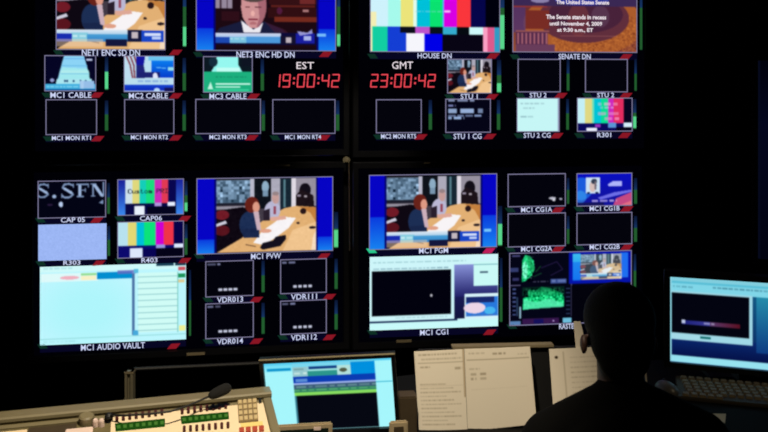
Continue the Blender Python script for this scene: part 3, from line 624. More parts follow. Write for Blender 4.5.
# =================================================================== desk
DZ = .74
poly = [(-1.75, 1.55), (-.9, 1.78), (-.15, 1.98), (.18, 2.42), (.6, 2.5), (1.05, 2.42), (1.9, 2.05), (2.1, 2.9), (1.1, 3.32), (.3, 3.22), (-.35, 2.98), (-1.9, 2.55)]
dk = empty('control_desk', (0, 2.6, 0), 'black curved control room desk under the consoles and keyboard', 'desk')
bm = bmesh.new(); lo = [bm.verts.new((x, y-2.6, DZ-.04)) for x, y in poly]; hi = [bm.verts.new((x, y-2.6, DZ)) for x, y in poly]
bm.faces.new(lo[::-1]); bm.faces.new(hi)
for i in range(len(poly)): j = (i+1) % len(poly); bm.faces.new((lo[i], lo[j], hi[j], hi[i]))
bmobj('desk_top', bm, M['desk'], dk)
for (x0, y0), (x1, y1) in zip(poly[7:], poly[8:]):
    a = Vector((x0, y0-2.6)); b = Vector((x1, y1-2.6)); n = Vector((-(b-a).y, (b-a).x)).normalized()*.03
    a2, b2 = a+n*2, b+n*2; a3, b3 = a+n*1, b+n*1
    bm = bmesh.new(); hexa(bm, [(a2.x, a2.y, 0), (b2.x, b2.y, 0), (b3.x, b3.y, 0), (a3.x, a3.y, 0), (a2.x, a2.y, DZ-.042), (b2.x, b2.y, DZ-.042), (b3.x, b3.y, DZ-.042), (a3.x, a3.y, DZ-.042)]); bmobj('modesty_panel', bm, M['desk'], dk)

# =================================================================== audio console
B0 = on_z(265, 386, .92); A0 = on_z(0, 411, .92)
e1 = (B0-A0).normalized()                      # left to right along the console
e2 = Vector((e1.y, -e1.x, 0))                  # towards the operator
def cmw(s, z, slope=0.0):                      # frame: x along, y away from operator, z up
    ax = Vector((e1.x, e1.y, 0)); ay = -e2
    ay = (ay*math.cos(slope)+Vector((0, 0, 1))*math.sin(slope)); az = ax.cross(ay)
    m = Matrix((ax, ay, az)).transposed().to_4x4(); o = B0+e2*s; m.translation = (o.x, o.y, z); return m
base = cmw(0, DZ)
con = empty('audio_console', base, 'long cream audio console with green displays on the left of the desk', 'audio console')
LEN = 1.35; SL = math.atan(.095/.515)
# body profile (y away, z up from desk)
def extrude(name, prof, x0, x1, m, bevel=0):
    bm = bmesh.new(); a = [bm.verts.new((x0, y, z)) for y, z in prof]; b = [bm.verts.new((x1, y, z)) for y, z in prof]
    bm.faces.new(a); bm.faces.new(b[::-1])
    for i in range(len(prof)): j = (i+1) % len(prof); bm.faces.new((a[i], b[i], b[j], a[j]))
    return bmobj(name, bm, m, con, bevel=bevel)
extrude('console_body', [(-.0, 0), (-.0, .155), (-.066, .155), (-.068, .1655), (-.075, .1655), (-.6, .0687), (-.6, 0)], -LEN, -.016, M['olive'])
extrude('rear_rail', [(0, .156), (0, .174), (-.005, .18), (-.053, .18), (-.058, .176), (-.058, .168), (-.052, .164), (-.052, .156)], -LEN, .012, M['rail'])
extrude('end_cheek', [(-.0, 0), (-.0, .155), (-.066, .155), (-.075, .173), (-.6, .076), (-.6, 0)], -.0155, .008, M['rail'], bevel=.002)
pm = cmw(.075, .9062, SL)                 # sloping top plane
pinv = base.inverted() @ pm
def pxy(px, py): return unproj(pm, px, py, 2)
def plate(name, quad, h, m, z0=0.0, parent=None, bevel=0):
    c = [pxy(*q) for q in quad]; bm = bmesh.new()
    hexa(bm, [(x, y, z0) for x, y in c]+[(x, y, z0+h) for x, y in c])
    if parent is None: return bmobj(name, bm, m, con, bevel=bevel, mw=pinv)
    return bmobj(name, bm, m, parent, bevel=bevel)
# cream faceplate over the right two thirds of the slope
yT = -.006; xr = -.018; xl = pxy(111, 424)[0]
def prect(name, x0, y0, x1, y1, h, m, z0=0.0, parent=None, bevel=0):
    bm = bmesh.new(); box(bm, (x0, y0, z0), (x1, y1, z0+h))
    return bmobj(name, bm, m, parent or con, bevel=bevel, mw=None if parent else pinv)
prect('faceplate', xl, -.5, xr, yT-.012, .004, M['cream'], bevel=.001)
prect('rear_fascia', -LEN, yT-.014, xr, yT+.002, .003, M['rail'])
prect('left_faceplate', -LEN+.01, -.5, pxy(28, 428)[0], yT-.03, .004, M['cream'])
prect('recess', pxy(29, 428)[0], -.3, pxy(77, 424)[0], yT-.02, .003, M['slot'], bevel=.001)
o = prect('armrest_pad', pxy(66, 430)[0], -.3, pxy(93, 430)[0], pxy(80, 429.5)[1], .006, M['bshell'], bevel=.002)
# rounded block and two posts
bm = bmesh.new(); c = pxy(86.5, 423); tube(bm, [(c[0], c[1], .0), (c[0], c[1], .02), (c[0], c[1], .024)], [.02, .02, .016], 24); bmobj('round_block', bm, M['rail'], con, mw=pinv)
for px_ in (95.5, 101.5):
    bm = bmesh.new(); c = pxy(px_, 426); tube(bm, [(c[0], c[1], .0), (c[0], c[1], .016), (c[0], c[1], .02)], [.008, .007, .005], 14); bmobj('control_knob', bm, M['bshell'], con, mw=pinv)
def lcd(quad, n):
    d = plate('green_display', quad, .003, M['greenlcd'], .004)
    c = [Vector(pxy(*q)) for q in quad]
    for i in range(n):
        t0, t1 = (i+.25)/n, (i+.8)/n
        P = lambda s, v: (c[0].lerp(c[1], s)).lerp(c[3].lerp(c[2], s), v)
        pts = [P(t0, .75), P(t1, .75), P(t1, .3), P(t0, .3)]
        me = bpy.data.meshes.new('x'); me.from_pydata([(q.x, q.y, .0073) for q in pts], [], [(0, 1, 2, 3)]); link('display_character', me, M['greenchar'], d)
lcd([(180.7, 418.4), (228.5, 414), (229, 420.6), (181.5, 425.6)], 8)
lcd([(115, 425.8), (165, 420.8), (165, 428.2), (115.8, 433)], 8)
def buttons(pa, pb, n, hh=2.7, m='button'):
    for i in range(n):
        t_ = i/(n-1); x = pa[0]+(pb[0]-pa[0])*t_; y = pa[1]+(pb[1]-pa[1])*t_
        b = plate('channel_button', [(x-1.5, y-hh), (x+1.4, y-hh), (x+1.5, y+hh), (x-1.4, y+hh)], .006, M[m], .004, bevel=.0012)
buttons((182.2, 413.2), (225.6, 407.8), 8); buttons((117, 420.6), (162, 414.4), 8); buttons((184.3, 431.4), (228, 427.4), 8)
kp = plate('keypad', [(237.3, 402.6), (256.7, 400.6), (258.3, 422.8), (238.8, 424.6)], .003, M['keyfield'], .004)
kc = [Vector(pxy(*q)) for q in [(237.3, 402.6), (256.7, 400.6), (258.3, 422.8), (238.8, 424.6)]]
for i in range(4):
    for j in range(4):
        f = lambda s, v: kc[0].lerp(kc[1], s).lerp(kc[3].lerp(kc[2], s), v)
        a, b, c, d = f((i+.14)/4, (j+.14)/4), f((i+.86)/4, (j+.14)/4), f((i+.86)/4, (j+.86)/4), f((i+.14)/4, (j+.86)/4)
        bm = bmesh.new(); hexa(bm, [(q.x, q.y, .007) for q in (a, b, c, d)]+[(q.x, q.y, .011) for q in (a, b, c, d)])
        bmobj('keypad_key', bm, M['key'], kp, bevel=.0008)
plate('label_strip', [(240.5, 425.2), (262.5, 423), (263, 427), (241, 429)], .002, M['yellow'], .004)
for i in range(4): x = 239+i*6.6; plate('red_button', [(x, 430.6-i*.6), (x+5, 430.1-i*.6), (x+5.2, 435-i*.6), (x+.3, 435.5-i*.6)], .006, M['redkey'], .004, bevel=.001)
plate('power_switch', [(258.6, 401), (261.2, 400.8), (261.4, 404.8), (258.8, 405)], .005, M['black'], .004, bevel=.0008)

# gooseneck microphone standing on the console
mb = on_z(109, 417.5, .912)
mic = empty('gooseneck_microphone', mb, 'black gooseneck microphone lying low over the console', 'microphone')
def gz(px, py, z): v = on_z(px, py, z); return v-mb
pts = [gz(109, 417.5, .914), gz(112, 415, .922), gz(125, 415.5, .926), gz(150, 414, .930), gz(170, 411.5, .935), gz(186, 406.5, .938), gz(200, 400.5, .94), gz(212, 395, .95)]
bm = bmesh.new(); tube(bm, pts, .0028, 10); bmobj('gooseneck', bm, M['black'], mic, smooth=True)
bm = bmesh.new(); tube(bm, [(0, 0, .0), (0, 0, .006), (0, 0, .012)], [.012, .011, .006], 18); bmobj('microphone_base', bm, M['black'], mic)
bm = bmesh.new(); h0 = gz(209, 396.5, .948); h1 = gz(228.5, 387.5, .962); d = (h1-h0)
tube(bm, [h0, h0+d*.1, h0+d*.3, h0+d*.6, h0+d*.9, h0+d*1.05, h0+d*1.12], [.006, .011, .014, .0155, .015, .011, .004], 20); bmobj('foam_windscreen', bm, M['foam'], mic, smooth=True)

# =================================================================== LCD monitor on the left
lmw = pose(331.6, 396.7, 2.55, -2, 9, -3.6)
mon = empty('computer_monitor', lmw, 'slim black monitor showing a pale software window behind the cream console', 'monitor')
lr = (266.5, 360.3, 393.5, 429.4)
a = lrect(lmw, *lr); e = .0125
bm = bmesh.new(); box(bm, (a[0]-e, .004, a[1]-e), (a[2]+e, .018, a[3]+e)); 
for q in (((a[0]-e, -.006, a[1]-e), (a[0]-.001, .004, a[3]+e)), ((a[2]+.001, -.006, a[1]-e), (a[2]+e, .004, a[3]+e)), ((a[0]-e, -.006, a[3]+.001), (a[2]+e, .004, a[3]+e)), ((a[0]-e, -.006, a[1]-e), (a[2]+e, .004, a[1]-.001))): box(bm, *q)
bmobj('monitor_housing', bm, M['bezel'], mon)
boxobj('top_edge', (a[0]-e, -.0075, a[3]+e-.0015), (a[2]+e, .001, a[3]+e+.001), M['rail'], mon, bevel=.0005)
p = Pic(lr, (166, 246, 252), S=2.2)
x0, y0, x1, y1 = lr; p.norm(lr, (0, 0, 100, 100))
p.r(0, 0, 100, 4, (90, 206, 240)); p.grad(0, 4, 22, 14, (110, 220, 246), (150, 240, 250)); p.r(2, 9, 21, 13, (10, 150, 205)); p.r(22, 3.5, 86, 60, (150, 210, 224))
p.r(22, 4, 86, 8, (120, 216, 240)); p.r(22, 8, 34, 22, (150, 200, 206)); p.words(23, 33, 10, 3, (90, 130, 130), .6, 81); p.words(23, 33, 16, 3, (230, 250, 240), .7, 82); p.r(35, 8, 57, 12, (20, 64, 130)); p.r(35, 12, 57, 15, (160, 230, 226)); p.r(34, 15, 58, 22, (44, 150, 140)); p.r(57, 8, 68, 22, (180, 226, 220)); p.e(62, 15, 3, 3, (80, 90, 70)); p.r(68, 4, 87, 24, (0, 144, 222))
p.r(22, 22, 87, 32, (10, 60, 178)); p.words(24, 33, 25, 5, (150, 200, 240), .6, 83); p.r(22, 31, 87, 34, (160, 180, 236)); p.r(22, 34, 87, 40, (60, 90, 120)); p.words(24, 87, 36, 2.4, (120, 170, 160), .7, 84)
p.r(22, 40, 87, 46, (50, 130, 96)); p.words(22, 87, 41, 2.4, (110, 190, 130), .7, 85); p.r(22, 45, 87, 50, (136, 222, 96)); p.r(22.5, 50, 87, 100, (6, 8, 18)); p.r(22, 50, 23.5, 100, (60, 130, 150)); p.r(87, 34, 100, 35.5, (60, 180, 210))
link('monitor_screen', p.mesh(lmw, .003), M['picture'], mon)
zb = (lmw @ Vector((0, 0, a[1]-e))).z
bm = bmesh.new(); inv = lmw.inverted(); c0 = lmw @ Vector((0, .032, -.06)); 
for seg in [((-.03, .0, 0), (.03, .03, 0))]:
    lo_, hi_ = DZ+.012, c0.z
    P8 = [(c0.x+dx, c0.y+dy, zz) for zz in (lo_, hi_) for dx, dy in ((-.03, .0), (.03, .0), (.03, .03), (-.03, .03))]
    hexa(bm, [tuple(inv @ Vector(q)) for q in P8])
bmobj('monitor_neck', bm, M['black'], mon)
bm = bmesh.new(); P8 = [(c0.x+dx, c0.y+dy, zz) for zz in (DZ+.0005, DZ+.012) for dx, dy in ((-.11, -.09), (.11, -.09), (.11, .08), (-.11, .08))]
hexa(bm, [tuple(inv @ Vector(q)) for q in P8]); bmobj('monitor_foot', bm, M['black'], mon)

# =================================================================== monitor on the right
rmw = pose(718.3, 323, 3.02, -18)
mon = empty('computer_monitor', rmw, 'black monitor with a dark blue desktop on the right beside the person', 'monitor')
r0 = lrect(rmw, 670.3, 280, 768, 366)
hh = .312; a = (r0[0], unproj(rmw, 670.3, 361.6)[1], r0[0]+.372, unproj(rmw, 670.3, 276.8)[1]); e = .022
bm = bmesh.new(); box(bm, (a[0]-e, .004, a[1]-e*.9), (a[2]+e, .045, a[3]+e))
for q in (((a[0]-e, -.006, a[1]-e*.9), (a[0]-.001, .004, a[3]+e)), ((a[2]+.001, -.006, a[1]-e*.9), (a[2]+e, .004, a[3]+e)), ((a[0]-e, -.006, a[3]+.001), (a[2]+e, .004, a[3]+e)), ((a[0]-e, -.006, a[1]-e*.9), (a[2]+e, .004, a[1]-.001))): box(bm, *q)
bmobj('monitor_housing', bm, M['bezel'], mon)
def pic_local(rect, W, H, draw, bg):
    p = Pic((0, 0, W, H), bg, S=2.2); draw(p); A = smooth1(p.A, .5*p.S)
    U, V = np.meshgrid(np.linspace(rect[0], rect[2], p.w), np.linspace(rect[3], rect[1], p.h))
    return grid_mesh(np.stack([U, np.full_like(U, .003), V], -1).reshape(-1, 3), A, p.w, p.h)
def rdraw(p):
    p.norm((0, 0, 124, 86), (0, 0, 124, 86))
    p.grad(0, 0, 124, 86, (20, 100, 140), (8, 30, 90)); p.grad(0, 60, 124, 80, (10, 40, 110), (4, 16, 70)); p.grad(96, 8, 124, 70, (40, 150, 176), (14, 60, 130))
    p.r(0, 0, 124, 4, (130, 206, 222)); p.r(0, 4, 124, 8, (90, 190, 214)); p.words(3, 120, 8, 1.4, (40, 110, 130), .5, 91); p.r(0, 6, 124, 15, (128, 214, 232)); p.words(3, 26, 8.6, 1.6, (70, 140, 160), .6, 91); p.words(48, 118, 7.6, 1.6, (50, 110, 130), .6, 92)
    p.r(0, 14, 92, 63, (160, 216, 230)); p.r(1.5, 15.5, 88, 56, (3, 4, 16)); p.grad(13, 43, 45, 47, (26, 30, 120), (60, 60, 150), False); p.grad(45, 43, 78, 47, (90, 60, 110), (90, 16, 34), False); p.r(13, 42.5, 17, 46, (190, 200, 230)); p.words(38, 50, 44, 1.8, (190, 190, 220), .8, 93); p.r(34, 58, 46, 60.5, (20, 110, 110))
    p.r(0, 57, 34, 63, (164, 218, 232)); p.r(0, 79, 124, 86, (150, 226, 240)); p.r(0, 0, 1.5, 86, (140, 210, 225))
link('monitor_screen', pic_local(a, 124, 86, rdraw, (8, 30, 90)), M['picture'], mon)
bm = bmesh.new(); inv = rmw.inverted(); c0 = rmw @ Vector((.1, .05, -.04))
P8 = [(c0.x+dx, c0.y+dy, zz) for zz in (DZ+.012, c0.z) for dx, dy in ((-.03, .0), (.03, .0), (.03, .07), (-.03, .07))]
hexa(bm, [tuple(inv @ Vector(q)) for q in P8]); bmobj('monitor_neck', bm, M['black'], mon)
bm = bmesh.new(); P8 = [(c0.x+dx, c0.y+dy, zz) for zz in (DZ+.0005, DZ+.012) for dx, dy in ((-.11, .05), (.11, .05), (.11, .2), (-.11, .2))]
hexa(bm, [tuple(inv @ Vector(q)) for q in P8]); bmobj('monitor_foot', bm, M['black'], mon)

# display standing edge-on at the far right
smw = pose(790, 150, 3.6, -30)
sd = empty('side_display', smw, 'tall dark display panel at the far right edge glowing faint blue', 'display')
a = lrect(smw, 758, 60, 830, 262)
boxobj('bezel', (a[0]-.03, .004, a[1]-.03), (a[2]+.03, .05, a[3]+.03), M['bezel'], sd, bevel=.003)
def sdraw(p):
    p.norm((0, 0, 70, 190), (0, 0, 70, 190)); p.grad(0, 0, 70, 60, (2, 2, 12), (4, 7, 30)); p.grad(0, 60, 70, 190, (5, 7, 30), (2, 3, 16)); p.r(16, 158, 60, 182, (24, 60, 100)); p.r(0, 0, 2, 190, (6, 10, 28))
link('screen', pic_local(a, 70, 190, sdraw, (3, 3, 20)), M['picture'], sd)
sdx = smw.translation; inv = smw.inverted()
bm = bmesh.new(); cx_ = (a[0]+a[2])/2
q = smw @ Vector((cx_, .06, 0)); P8 = [(q.x+dx, q.y+dy, zz) for zz in (.012, (smw @ Vector((0, 0, a[1]+.3))).z) for dx, dy in ((-.03, -.01), (.03, -.01), (.03, .05), (-.03, .05))]
hexa(bm, [tuple(inv @ Vector(v)) for v in P8]); bmobj('display_post', bm, M['dsteel'], sd)
bm = bmesh.new(); P8 = [(q.x+dx, q.y+dy, zz) for zz in (0, .012) for dx, dy in ((-.25, -.2), (.25, -.2), (.25, .25), (-.25, .25))]
hexa(bm, [tuple(inv @ Vector(v)) for v in P8]); bmobj('display_foot', bm, M['dsteel'], sd)

# =================================================================== papers on the document stand
bmw = pose(500, 390, 2.725, 4)
ds = empty('document_stand', bmw, 'black upright board carrying the printed pages beside the person', 'document stand')
zb = DZ-bmw.translation.z; a = lrect(bmw, 418, 347.5, 640, 420)
boxobj('back_board', (a[0], 0, zb), (a[2], .012, a[3]), M['black'], ds, bevel=.002)
b = lrect(bmw, 452, 344.6, 553, 347.3); boxobj('top_lip', (b[0], -.012, b[1]), (b[2], .02, b[3]), M['lip'], ds, bevel=.001)
for sx in (a[0]+.1, a[2]-.1):
    boxobj('back_foot', (sx-.01, .013, zb), (sx+.01, .14, zb+.012), M['black'], ds)

def page(name, corners_px, d0, label, draw, curl=.004, group=None):
    c = [at(x, y, dd) for (x, y), dd in zip(corners_px, d0)]
    W = int(abs(corners_px[1][0]-corners_px[0][0])*2.4)+2; Hh = int(abs(corners_px[3][1]-corners_px[0][1])*2.4)+2
    p = Pic((0, 0, 100, 100), (224, 206, 172), S=1); p.w, p.h = W, Hh
    X, Y = np.meshgrid(np.linspace(0, 100, W), np.linspace(0, 100, Hh)); p.PX, p.PY = X, Y; p.X, p.Y = X, Y
    p.A = np.zeros((Hh, W, 3)); p.A[:] = (216, 206, 188); draw(p); A = smooth1(p.A, .9)
    org = sum(c, Vector())/4; org = Vector((org.x, org.y, min(v.z for v in c)))
    U = X/100; V = Y/100
    co = sum(np.array(cc)[None, None, :]*w[..., None] for cc, w in zip(c, [(1-U)*(1-V), U*(1-V), U*V, (1-U)*V]))
    nrm = np.array((c[1]-c[0]).cross(c[3]-c[0]).normalized()); nrm = nrm if nrm[1] < 0 else -nrm
    co = co+(np.sin(U*math.pi)*curl)[..., None]*nrm-np.array(org)
    th = .0006
    me = grid_mesh(co.reshape(-1, 3), A, W, Hh)
    o = link(name, me, M['print'], None, True); o.location = org
    s = o.modifiers.new('thickness', 'SOLIDIFY'); s.thickness = th; s.offset = -1 
    return tag(o, label, 'paper', group)
INK = (150, 138, 116)
def dr1(p):
    p.words(8, 85, 4, 2.2, INK, .8, 101); p.words(14, 95, 10, 1.6, INK, .6, 102); p.r(6, 15, 96, 15.8, INK, .7); p.words(10, 30, 20, 2, INK, .8, 103); p.words(80, 95, 22, 3, INK, .7, 104)
    for i in range(11): p.words(8, 60+30*((i*7) % 3)/2, 42+i*5, 1.4, INK, .75, 110+i); p.r(8, 44.5+i*5, 95, 45, INK, .35)
    p.r(96.5, 0, 100, 60, (160, 140, 110), .8)
def dr2(p):
    p.words(6, 30, 5, 2, INK, .5, 121); p.words(42, 62, 6, 2.6, INK, .9, 122); p.words(80, 94, 8, 2, INK, .5, 123); p.r(3, 13.5, 97, 14.6, INK, .9); p.words(6, 22, 24, 2, INK, .5, 124); p.words(8, 16, 30, 3, INK, .8, 125); p.words(22, 31, 30, 3, INK, .9, 126); p.words(8, 16, 36, 3, INK, .8, 127); p.words(22, 31, 36, 3, INK, .7, 128)
    p.words(8, 90, 50, 1, INK, .2, 129)
def dr3(p):
    p.e(12, 14, 3, 2.4, (60, 50, 36)); p.e(11, 86, 3, 2.4, (60, 50, 36)); p.r(24, 5, 26, 98, INK, .5)
    for i in range(9): p.words(36, 92, 14+i*8, 1.6, INK, .5, 140+i)
page('printed_page', [(414, 351.5), (464, 349), (467.5, 430), (419, 430.5)], [2.682, 2.688, 2.64, 2.635], 'left page with many ruled lines of print on the black board', dr1)
page('printed_page', [(464.3, 349), (530, 346.5), (537, 424), (467.8, 431)], [2.68, 2.685, 2.65, 2.645], 'wide mostly empty page with a heading rule, right of the ruled page', dr2)
page('printed_page', [(549, 349), (604, 346.5), (611, 409), (553.5, 412)], [2.69, 2.695, 2.66, 2.655], 'punched page with two holes partly behind the head of the person', dr3)
page('printed_page', [(573.5, 321.5), (580.5, 321.5), (590, 362), (577, 362)], [2.715, 2.715, 2.70, 2.70], 'narrow pale sheet sticking up beside the ear of the person', lambda p: None, 0)
page('printed_page', [(643.5, 361), (645.6, 361), (650, 421), (648, 421)], [2.69, 2.69, 2.68, 2.68], 'thin sliver of paper right of the neck of the person', lambda p: None, 0)

# things standing between console and board
def unit(name, px0, px1, pyt, d, yaw, dep, m, label, cat, scr=True, side_m=None):
    mw = pose((px0+px1)/2, pyt, d, yaw); a0, _ = unproj(mw, px0, pyt); a1, _ = unproj(mw, px1, pyt); zb = DZ-mw.translation.z
    t = empty(name, Matrix.Translation((0, 0, zb)) @ mw, label, cat); h = -zb
    boxobj('housing', (a0, 0, 0), (a1, dep, h), M[m], t, bevel=.004)
    if scr:
        f = .012
        boxobj('front_display', (a0+f, -.002, h*.25), (a1-f, .004, h-.014), M[scr], t)
    return t
t = unit('intercom_panel', 274, 332.5, 424.3, 2.42, 8, .012, 'frame', 'small beige framed panel with a dim display in front of the left monitor', 'control panel', 'glassd')
boxobj('lit_label', (.03, -.004, .085), (.05, -.002, .094), M['bshell'], t)
unit('intercom_panel', 389.5, 408, 421.5, 2.30, 8, .012, 'frame', 'narrow grey framed box beside the right edge of the left monitor', 'control panel', 'slot')
unit('equipment_box', 398.5, 417, 397, 2.60, 4, .06, 'slot', 'plain olive brown box between the left monitor and the ruled page', 'equipment box', None)

# =================================================================== keyboard, mouse, note on the right
k0 = on_z(680, 379, DZ+.02); k1 = on_z(768, 387, DZ+.02); kx = (k1-k0).normalized(); ky = Vector((-kx.y, kx.x, 0))
km = Matrix((kx, ky, Vector((0, 0, 1)))).transposed().to_4x4(); km.translation = (k0.x, k0.y, DZ)
kb = empty('computer_keyboard', km, 'dull beige keyboard under the right monitor', 'keyboard')
bm = bmesh.new(); W = .45; Dp = .165
hexa(bm, [(-.015, -Dp, 0), (W, -Dp, 0), (W, .01, 0), (-.015, .01, 0), (-.015, -Dp, .014), (W, -Dp, .014), (W, .01, .03), (-.015, .01, .03)])
bmobj('keyboard_case', bm, M['kb'], kb, bevel=.003)
nk = 0
for row in range(6):
    n = 16
    for i in range(n):
        if row == 5 and 4 < i < 10: continue
        x0_ = i*.0268+(.004*row if 0 < row < 5 else 0); y1_ = -.004-row*.0255-(.006 if row else 0)
        if x0_+.023 > W-.004: continue
        zt = lambda y: .0285+(y/Dp)*.0145
        y0_ = y1_-.021
        bm = bmesh.new(); hexa(bm, [(x0_, y0_, zt(y0_)), (x0_+.023, y0_, zt(y0_)), (x0_+.023, y1_, zt(y1_)), (x0_, y1_, zt(y1_)),
                                    (x0_+.003, y0_+.003, zt(y0_)+.008), (x0_+.020, y0_+.003, zt(y0_)+.008), (x0_+.020, y1_-.002, zt(y1_)+.008), (x0_+.003, y1_-.002, zt(y1_)+.008)])
        bmobj('key', bm, M['kkey'], kb); nk += 1
mp = on_z(667, 388, DZ+.015)
ms = empty('computer_mouse', (mp.x, mp.y, DZ), 'grey computer mouse left of the keyboard', 'mouse')
bm = bmesh.new(); bmesh.ops.create_uvsphere(bm, u_segments=24, v_segments=14, radius=1, matrix=Matrix.Translation((0, 0, .006)) @ Matrix.Rotation(R(20), 4, 'Z') @ Matrix.Diagonal((.031, .055, .032, 1)))
bmesh.ops.bisect_plane(bm, geom=bm.verts[:]+bm.edges[:]+bm.faces[:], plane_co=(0, 0, 0.0005), plane_no=(0, 0, 1), clear_inner=True)
bmobj('mouse_body', bm, M['gmouse'], ms, smooth=True)
bm = bmesh.new(); tube(bm, [(-.003, .03, .032), (.003, .03, .032)], .007, 14); bmobj('scroll_wheel', bm, M['black'], ms)
bm = bmesh.new(); pts = [on_z(708.5, 413.8, DZ+.0015), on_z(726, 414, DZ+.0015), on_z(725, 423.5, DZ+.0015)]
og = pts[0].copy(); lo = [bm.verts.new(q-og) for q in pts]; hi = [bm.verts.new(q-og+Vector((0, 0, .001))) for q in pts]
bm.faces.new(lo[::-1]); bm.faces.new(hi)
for i in range(3): j = (i+1) % 3; bm.faces.new((lo[i], lo[j], hi[j], hi[i]))
o = bmobj('paper_scrap', bm, M['key']); o.location = og; tag(o, 'small triangular scrap of pale paper in front of the keyboard', 'paper')

# =================================================================== the person at the desk
PX, PY = .60, 2.15
per = empty('person', (PX, PY-.1, 0), 'person seen from behind in a black shirt with short dark hair, seated facing the screens', 'person')
O = Vector((PX, PY-.1, 0))
def v(x, y, z): return Vector((x, y, z))-O
HX = .596
def torso(bm, g=0.0):
    ellip(bm, v(.60, 1.97, .55), (.17+g, .13+g, .12+g)); ellip(bm, v(.60, 2.02, .74), (.155+g, .115+g, .17+g)); ellip(bm, v(.603, 2.06, .89), (.175+g, .115+g, .135+g))
    ellip(bm, v(.598, 2.08, .945), (.18+g, .095+g, .06+g))
    for s in (-1, 1):
        capsule(bm, v(.598+s*.05, 2.11, 1.012), v(.598+s*.187, 2.09, .938), .044+g, .056+g)
def arms(bm, g=0.0, hands=True):
    for s in (-1, 1):
        sh = v(.598+s*.198, 2.09, .93); el = v(.60+s*.25, 2.2, .73); wr = v(.60+s*.15, 2.47, .79)
        capsule(bm, sh, el, .052+g, .042+g); capsule(bm, el, wr, .042+g, .027+g*.7)
        if hands:
            d = (v(.60+s*.12, 2.6, .775)-wr).normalized(); pc = wr+d*.055; side = Vector((1, 0, 0))
            ellip(bm, pc, (.042, .052, .016))
            for k, L in enumerate((.068, .078, .072, .056)):
                b0 = pc+d*.035+side*((k-1.5)*.019*-s*-1); b1 = b0+d*L*.5+Vector((0, 0, .006)); b2 = b1+d*L*.5+Vector((0, 0, -.016))
                capsule(bm, b0, b1, .0088, .0082, 10); capsule(bm, b1, b2, .0082, .007, 10)
            t0 = wr+d*.03-side*s*.03; t1 = t0+d*.035-side*s*.022; t2 = t1+d*.03-side*s*.004+Vector((0, 0, -.006))
            capsule(bm, t0, t1, .0115, .010, 10); capsule(bm, t1, t2, .010, .008, 10)
def legs(bm, g=0.0, feet=True):
    for s in (-1, 1):
        hp = v(.60+s*.09, 1.98, .53); kn = v(.60+s*.12, 2.42, .51); an = v(.60+s*.12, 2.36, .10)
        capsule(bm, hp, kn, .082+g, .058+g); capsule(bm, kn, an, .056+g, .038+g)
        if feet: capsule(bm, an+Vector((0, -.02, -.05)), an+Vector((0, .15, -.065)), .038, .03)
bm = bmesh.new(); torso(bm); arms(bm); legs(bm)
capsule(bm, v(.600, 2.11, .99), v(HX, 2.145, 1.13), .064, .056)
ellip(bm, v(HX, 2.155, 1.215), (.078, .098, .092)); ellip(bm, v(HX, 2.185, 1.155), (.060, .072, .072)); ellip(bm, v(HX, 2.235, 1.115), (.03, .025, .022))
capsule(bm, v(HX, 2.255, 1.20), v(HX, 2.277, 1.165), .009, .014)              # nose
ellip(bm, v(HX, 2.252, 1.135), (.024, .01, .008)); ellip(bm, v(HX-.032, 2.243, 1.222), (.022, .012, .006)); ellip(bm, v(HX+.032, 2.243, 1.222), (.022, .012, .006))
for s in (-1, 1): ellip(bm, v(HX+s*.089, 2.145, 1.155), (.010, .018, .026), rx=R(-12))
body = remeshed('body', bm, M['skin'], per, .0075, 3)
for s in (-1, 1):
    bm = bmesh.new(); ellip(bm, v(HX+s*.032, 2.243, 1.203), (.012, .010, .009), seg=14); bmobj('eye', bm, M['eye'], per, smooth=True)
# hair: cap over skull down to the nape
bm = bmesh.new(); ellip(bm, v(HX, 2.142, 1.222), (.0885, .105, .0905)); ellip(bm, v(HX, 2.11, 1.175), (.080, .07, .085)); ellip(bm, v(HX, 2.10, 1.135), (.066, .052, .062))
hair = remeshed('hair', bm, M['hair'], per, .006, 4)
# cut the face side free
hb = bmesh.new(); hb.from_mesh(hair.data); kill = [f for f in hb.faces if (lambda c: c.y+O.y > 2.20 and c.z < 1.225+ (2.26-(c.y+O.y))*.3)(f.calc_center_median())]
bmesh.ops.delete(hb, geom=kill, context='FACES'); hb.to_mesh(hair.data); hb.free()
hs = hair.modifiers.new('thick', 'SOLIDIFY'); hs.thickness = .004; hs.offset = -1
bm = bmesh.new(); torso(bm, .012); arms(bm, .012, False); capsule(bm, v(.598, 2.105, .98), v(.597, 2.12, 1.04), .080, .066)
remeshed('shirt', bm, M['shirt'], per, .009, 4)
bm = bmesh.new(); legs(bm, .012, False); ellip(bm, v(.60, 1.97, .54), (.186, .145, .11)); remeshed('trousers', bm, M['trousers'], per, .01, 4)
for s in (-1, 1):
    bm = bmesh.new(); an = v(.60+s*.12, 2.36, .10); capsule(bm, an+Vector((0, -.03, -.045)), an+Vector((0, .16, -.055)), .05, .042); ob = remeshed('shoe', bm, M['black'], per, .008, 4)
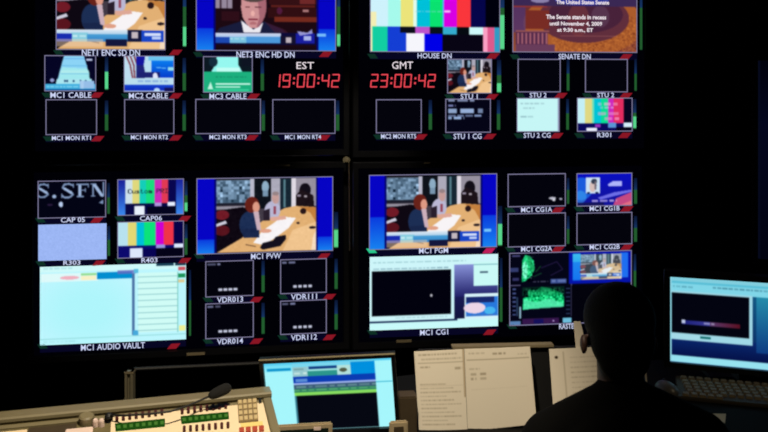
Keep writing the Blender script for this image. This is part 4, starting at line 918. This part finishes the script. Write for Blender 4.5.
# collar of the shirt
# chair
ch = empty('office_chair', (.60, 1.95, 0), 'black office chair under the seated person', 'chair')
boxobj('seat', (-.24, -.22, .36), (.24, .2, .415), M['black'], ch, bevel=.02)
boxobj('backrest', (-.21, -.27, .5), (.21, -.22, .84), M['black'], ch, bevel=.02)
boxobj('back_bracket', (-.03, -.29, .35), (.03, -.265, .62), M['dsteel'], ch, bevel=.004)
bm = bmesh.new(); tube(bm, [(0, 0, .08), (0, 0, .365)], .025, 16); bmobj('gas_column', bm, M['dsteel'], ch)
for k in range(5):
    a_ = 2*math.pi*k/5+.3; bm = bmesh.new(); tube(bm, [(0, 0, .09), (.27*math.cos(a_), .27*math.sin(a_), .065)], [.022, .014], 10); lgx = bmobj('base_arm', bm, M['dsteel'], ch)
    bm = bmesh.new(); cx_, cy_ = .27*math.cos(a_), .27*math.sin(a_); tube(bm, [(cx_-.012, cy_, .028), (cx_+.012, cy_, .028)], .028, 14); bmobj('caster', bm, M['black'], lgx)

# =================================================================== lights, world, camera
w = bpy.data.worlds.new('world'); SC.world = w; w.use_nodes = True
w.node_tree.nodes['Background'].inputs[0].default_value = (.5, .55, .7, 1); w.node_tree.nodes['Background'].inputs[1].default_value = .002
def spot(name, loc, tgt, power, size, blend, col, rad=.06):
    l = bpy.data.lights.new(name, 'SPOT'); l.energy = power; l.spot_size = R(size); l.spot_blend = blend; l.color = col; l.shadow_soft_size = rad
    o = bpy.data.objects.new(name, l); COL.objects.link(o); o.location = loc
    o.rotation_euler = (Vector(tgt)-Vector(loc)).to_track_quat('-Z', 'Y').to_euler(); return o
spot('unseen_ceiling_spot', (-.12, 1.5, 2.85), (-.3, 2.55, .86), 255, 55, .55, (1, .87, .66))
spot('unseen_ceiling_spot', (-.1, 2.9, 2.85), (-.12, 3.95, 1.47), 95, 22, .8, (1, .9, .7))  # added spot, only to brighten the clamp and the display frames
spot('unseen_ceiling_spot', (.9, 1.6, 2.85), (1.15, 2.9, .75), 22, 40, .8, (1, .8, .5))

cam = bpy.data.cameras.new('camera'); co = bpy.data.objects.new('camera', cam); COL.objects.link(co)
co.location = (0, 0, CAMZ); co.rotation_euler = (R(90), 0, 0); cam.sensor_width = 36; cam.lens = 36*F/768
cam.shift_y = -(216-HY)/768; cam.clip_start = .05
SC.camera = co
SC.view_settings.view_transform = 'Standard'; SC.view_settings.look = 'None'; SC.view_settings.exposure = 0; SC.view_settings.gamma = 1
SC.cycles.filter_width = 1.9
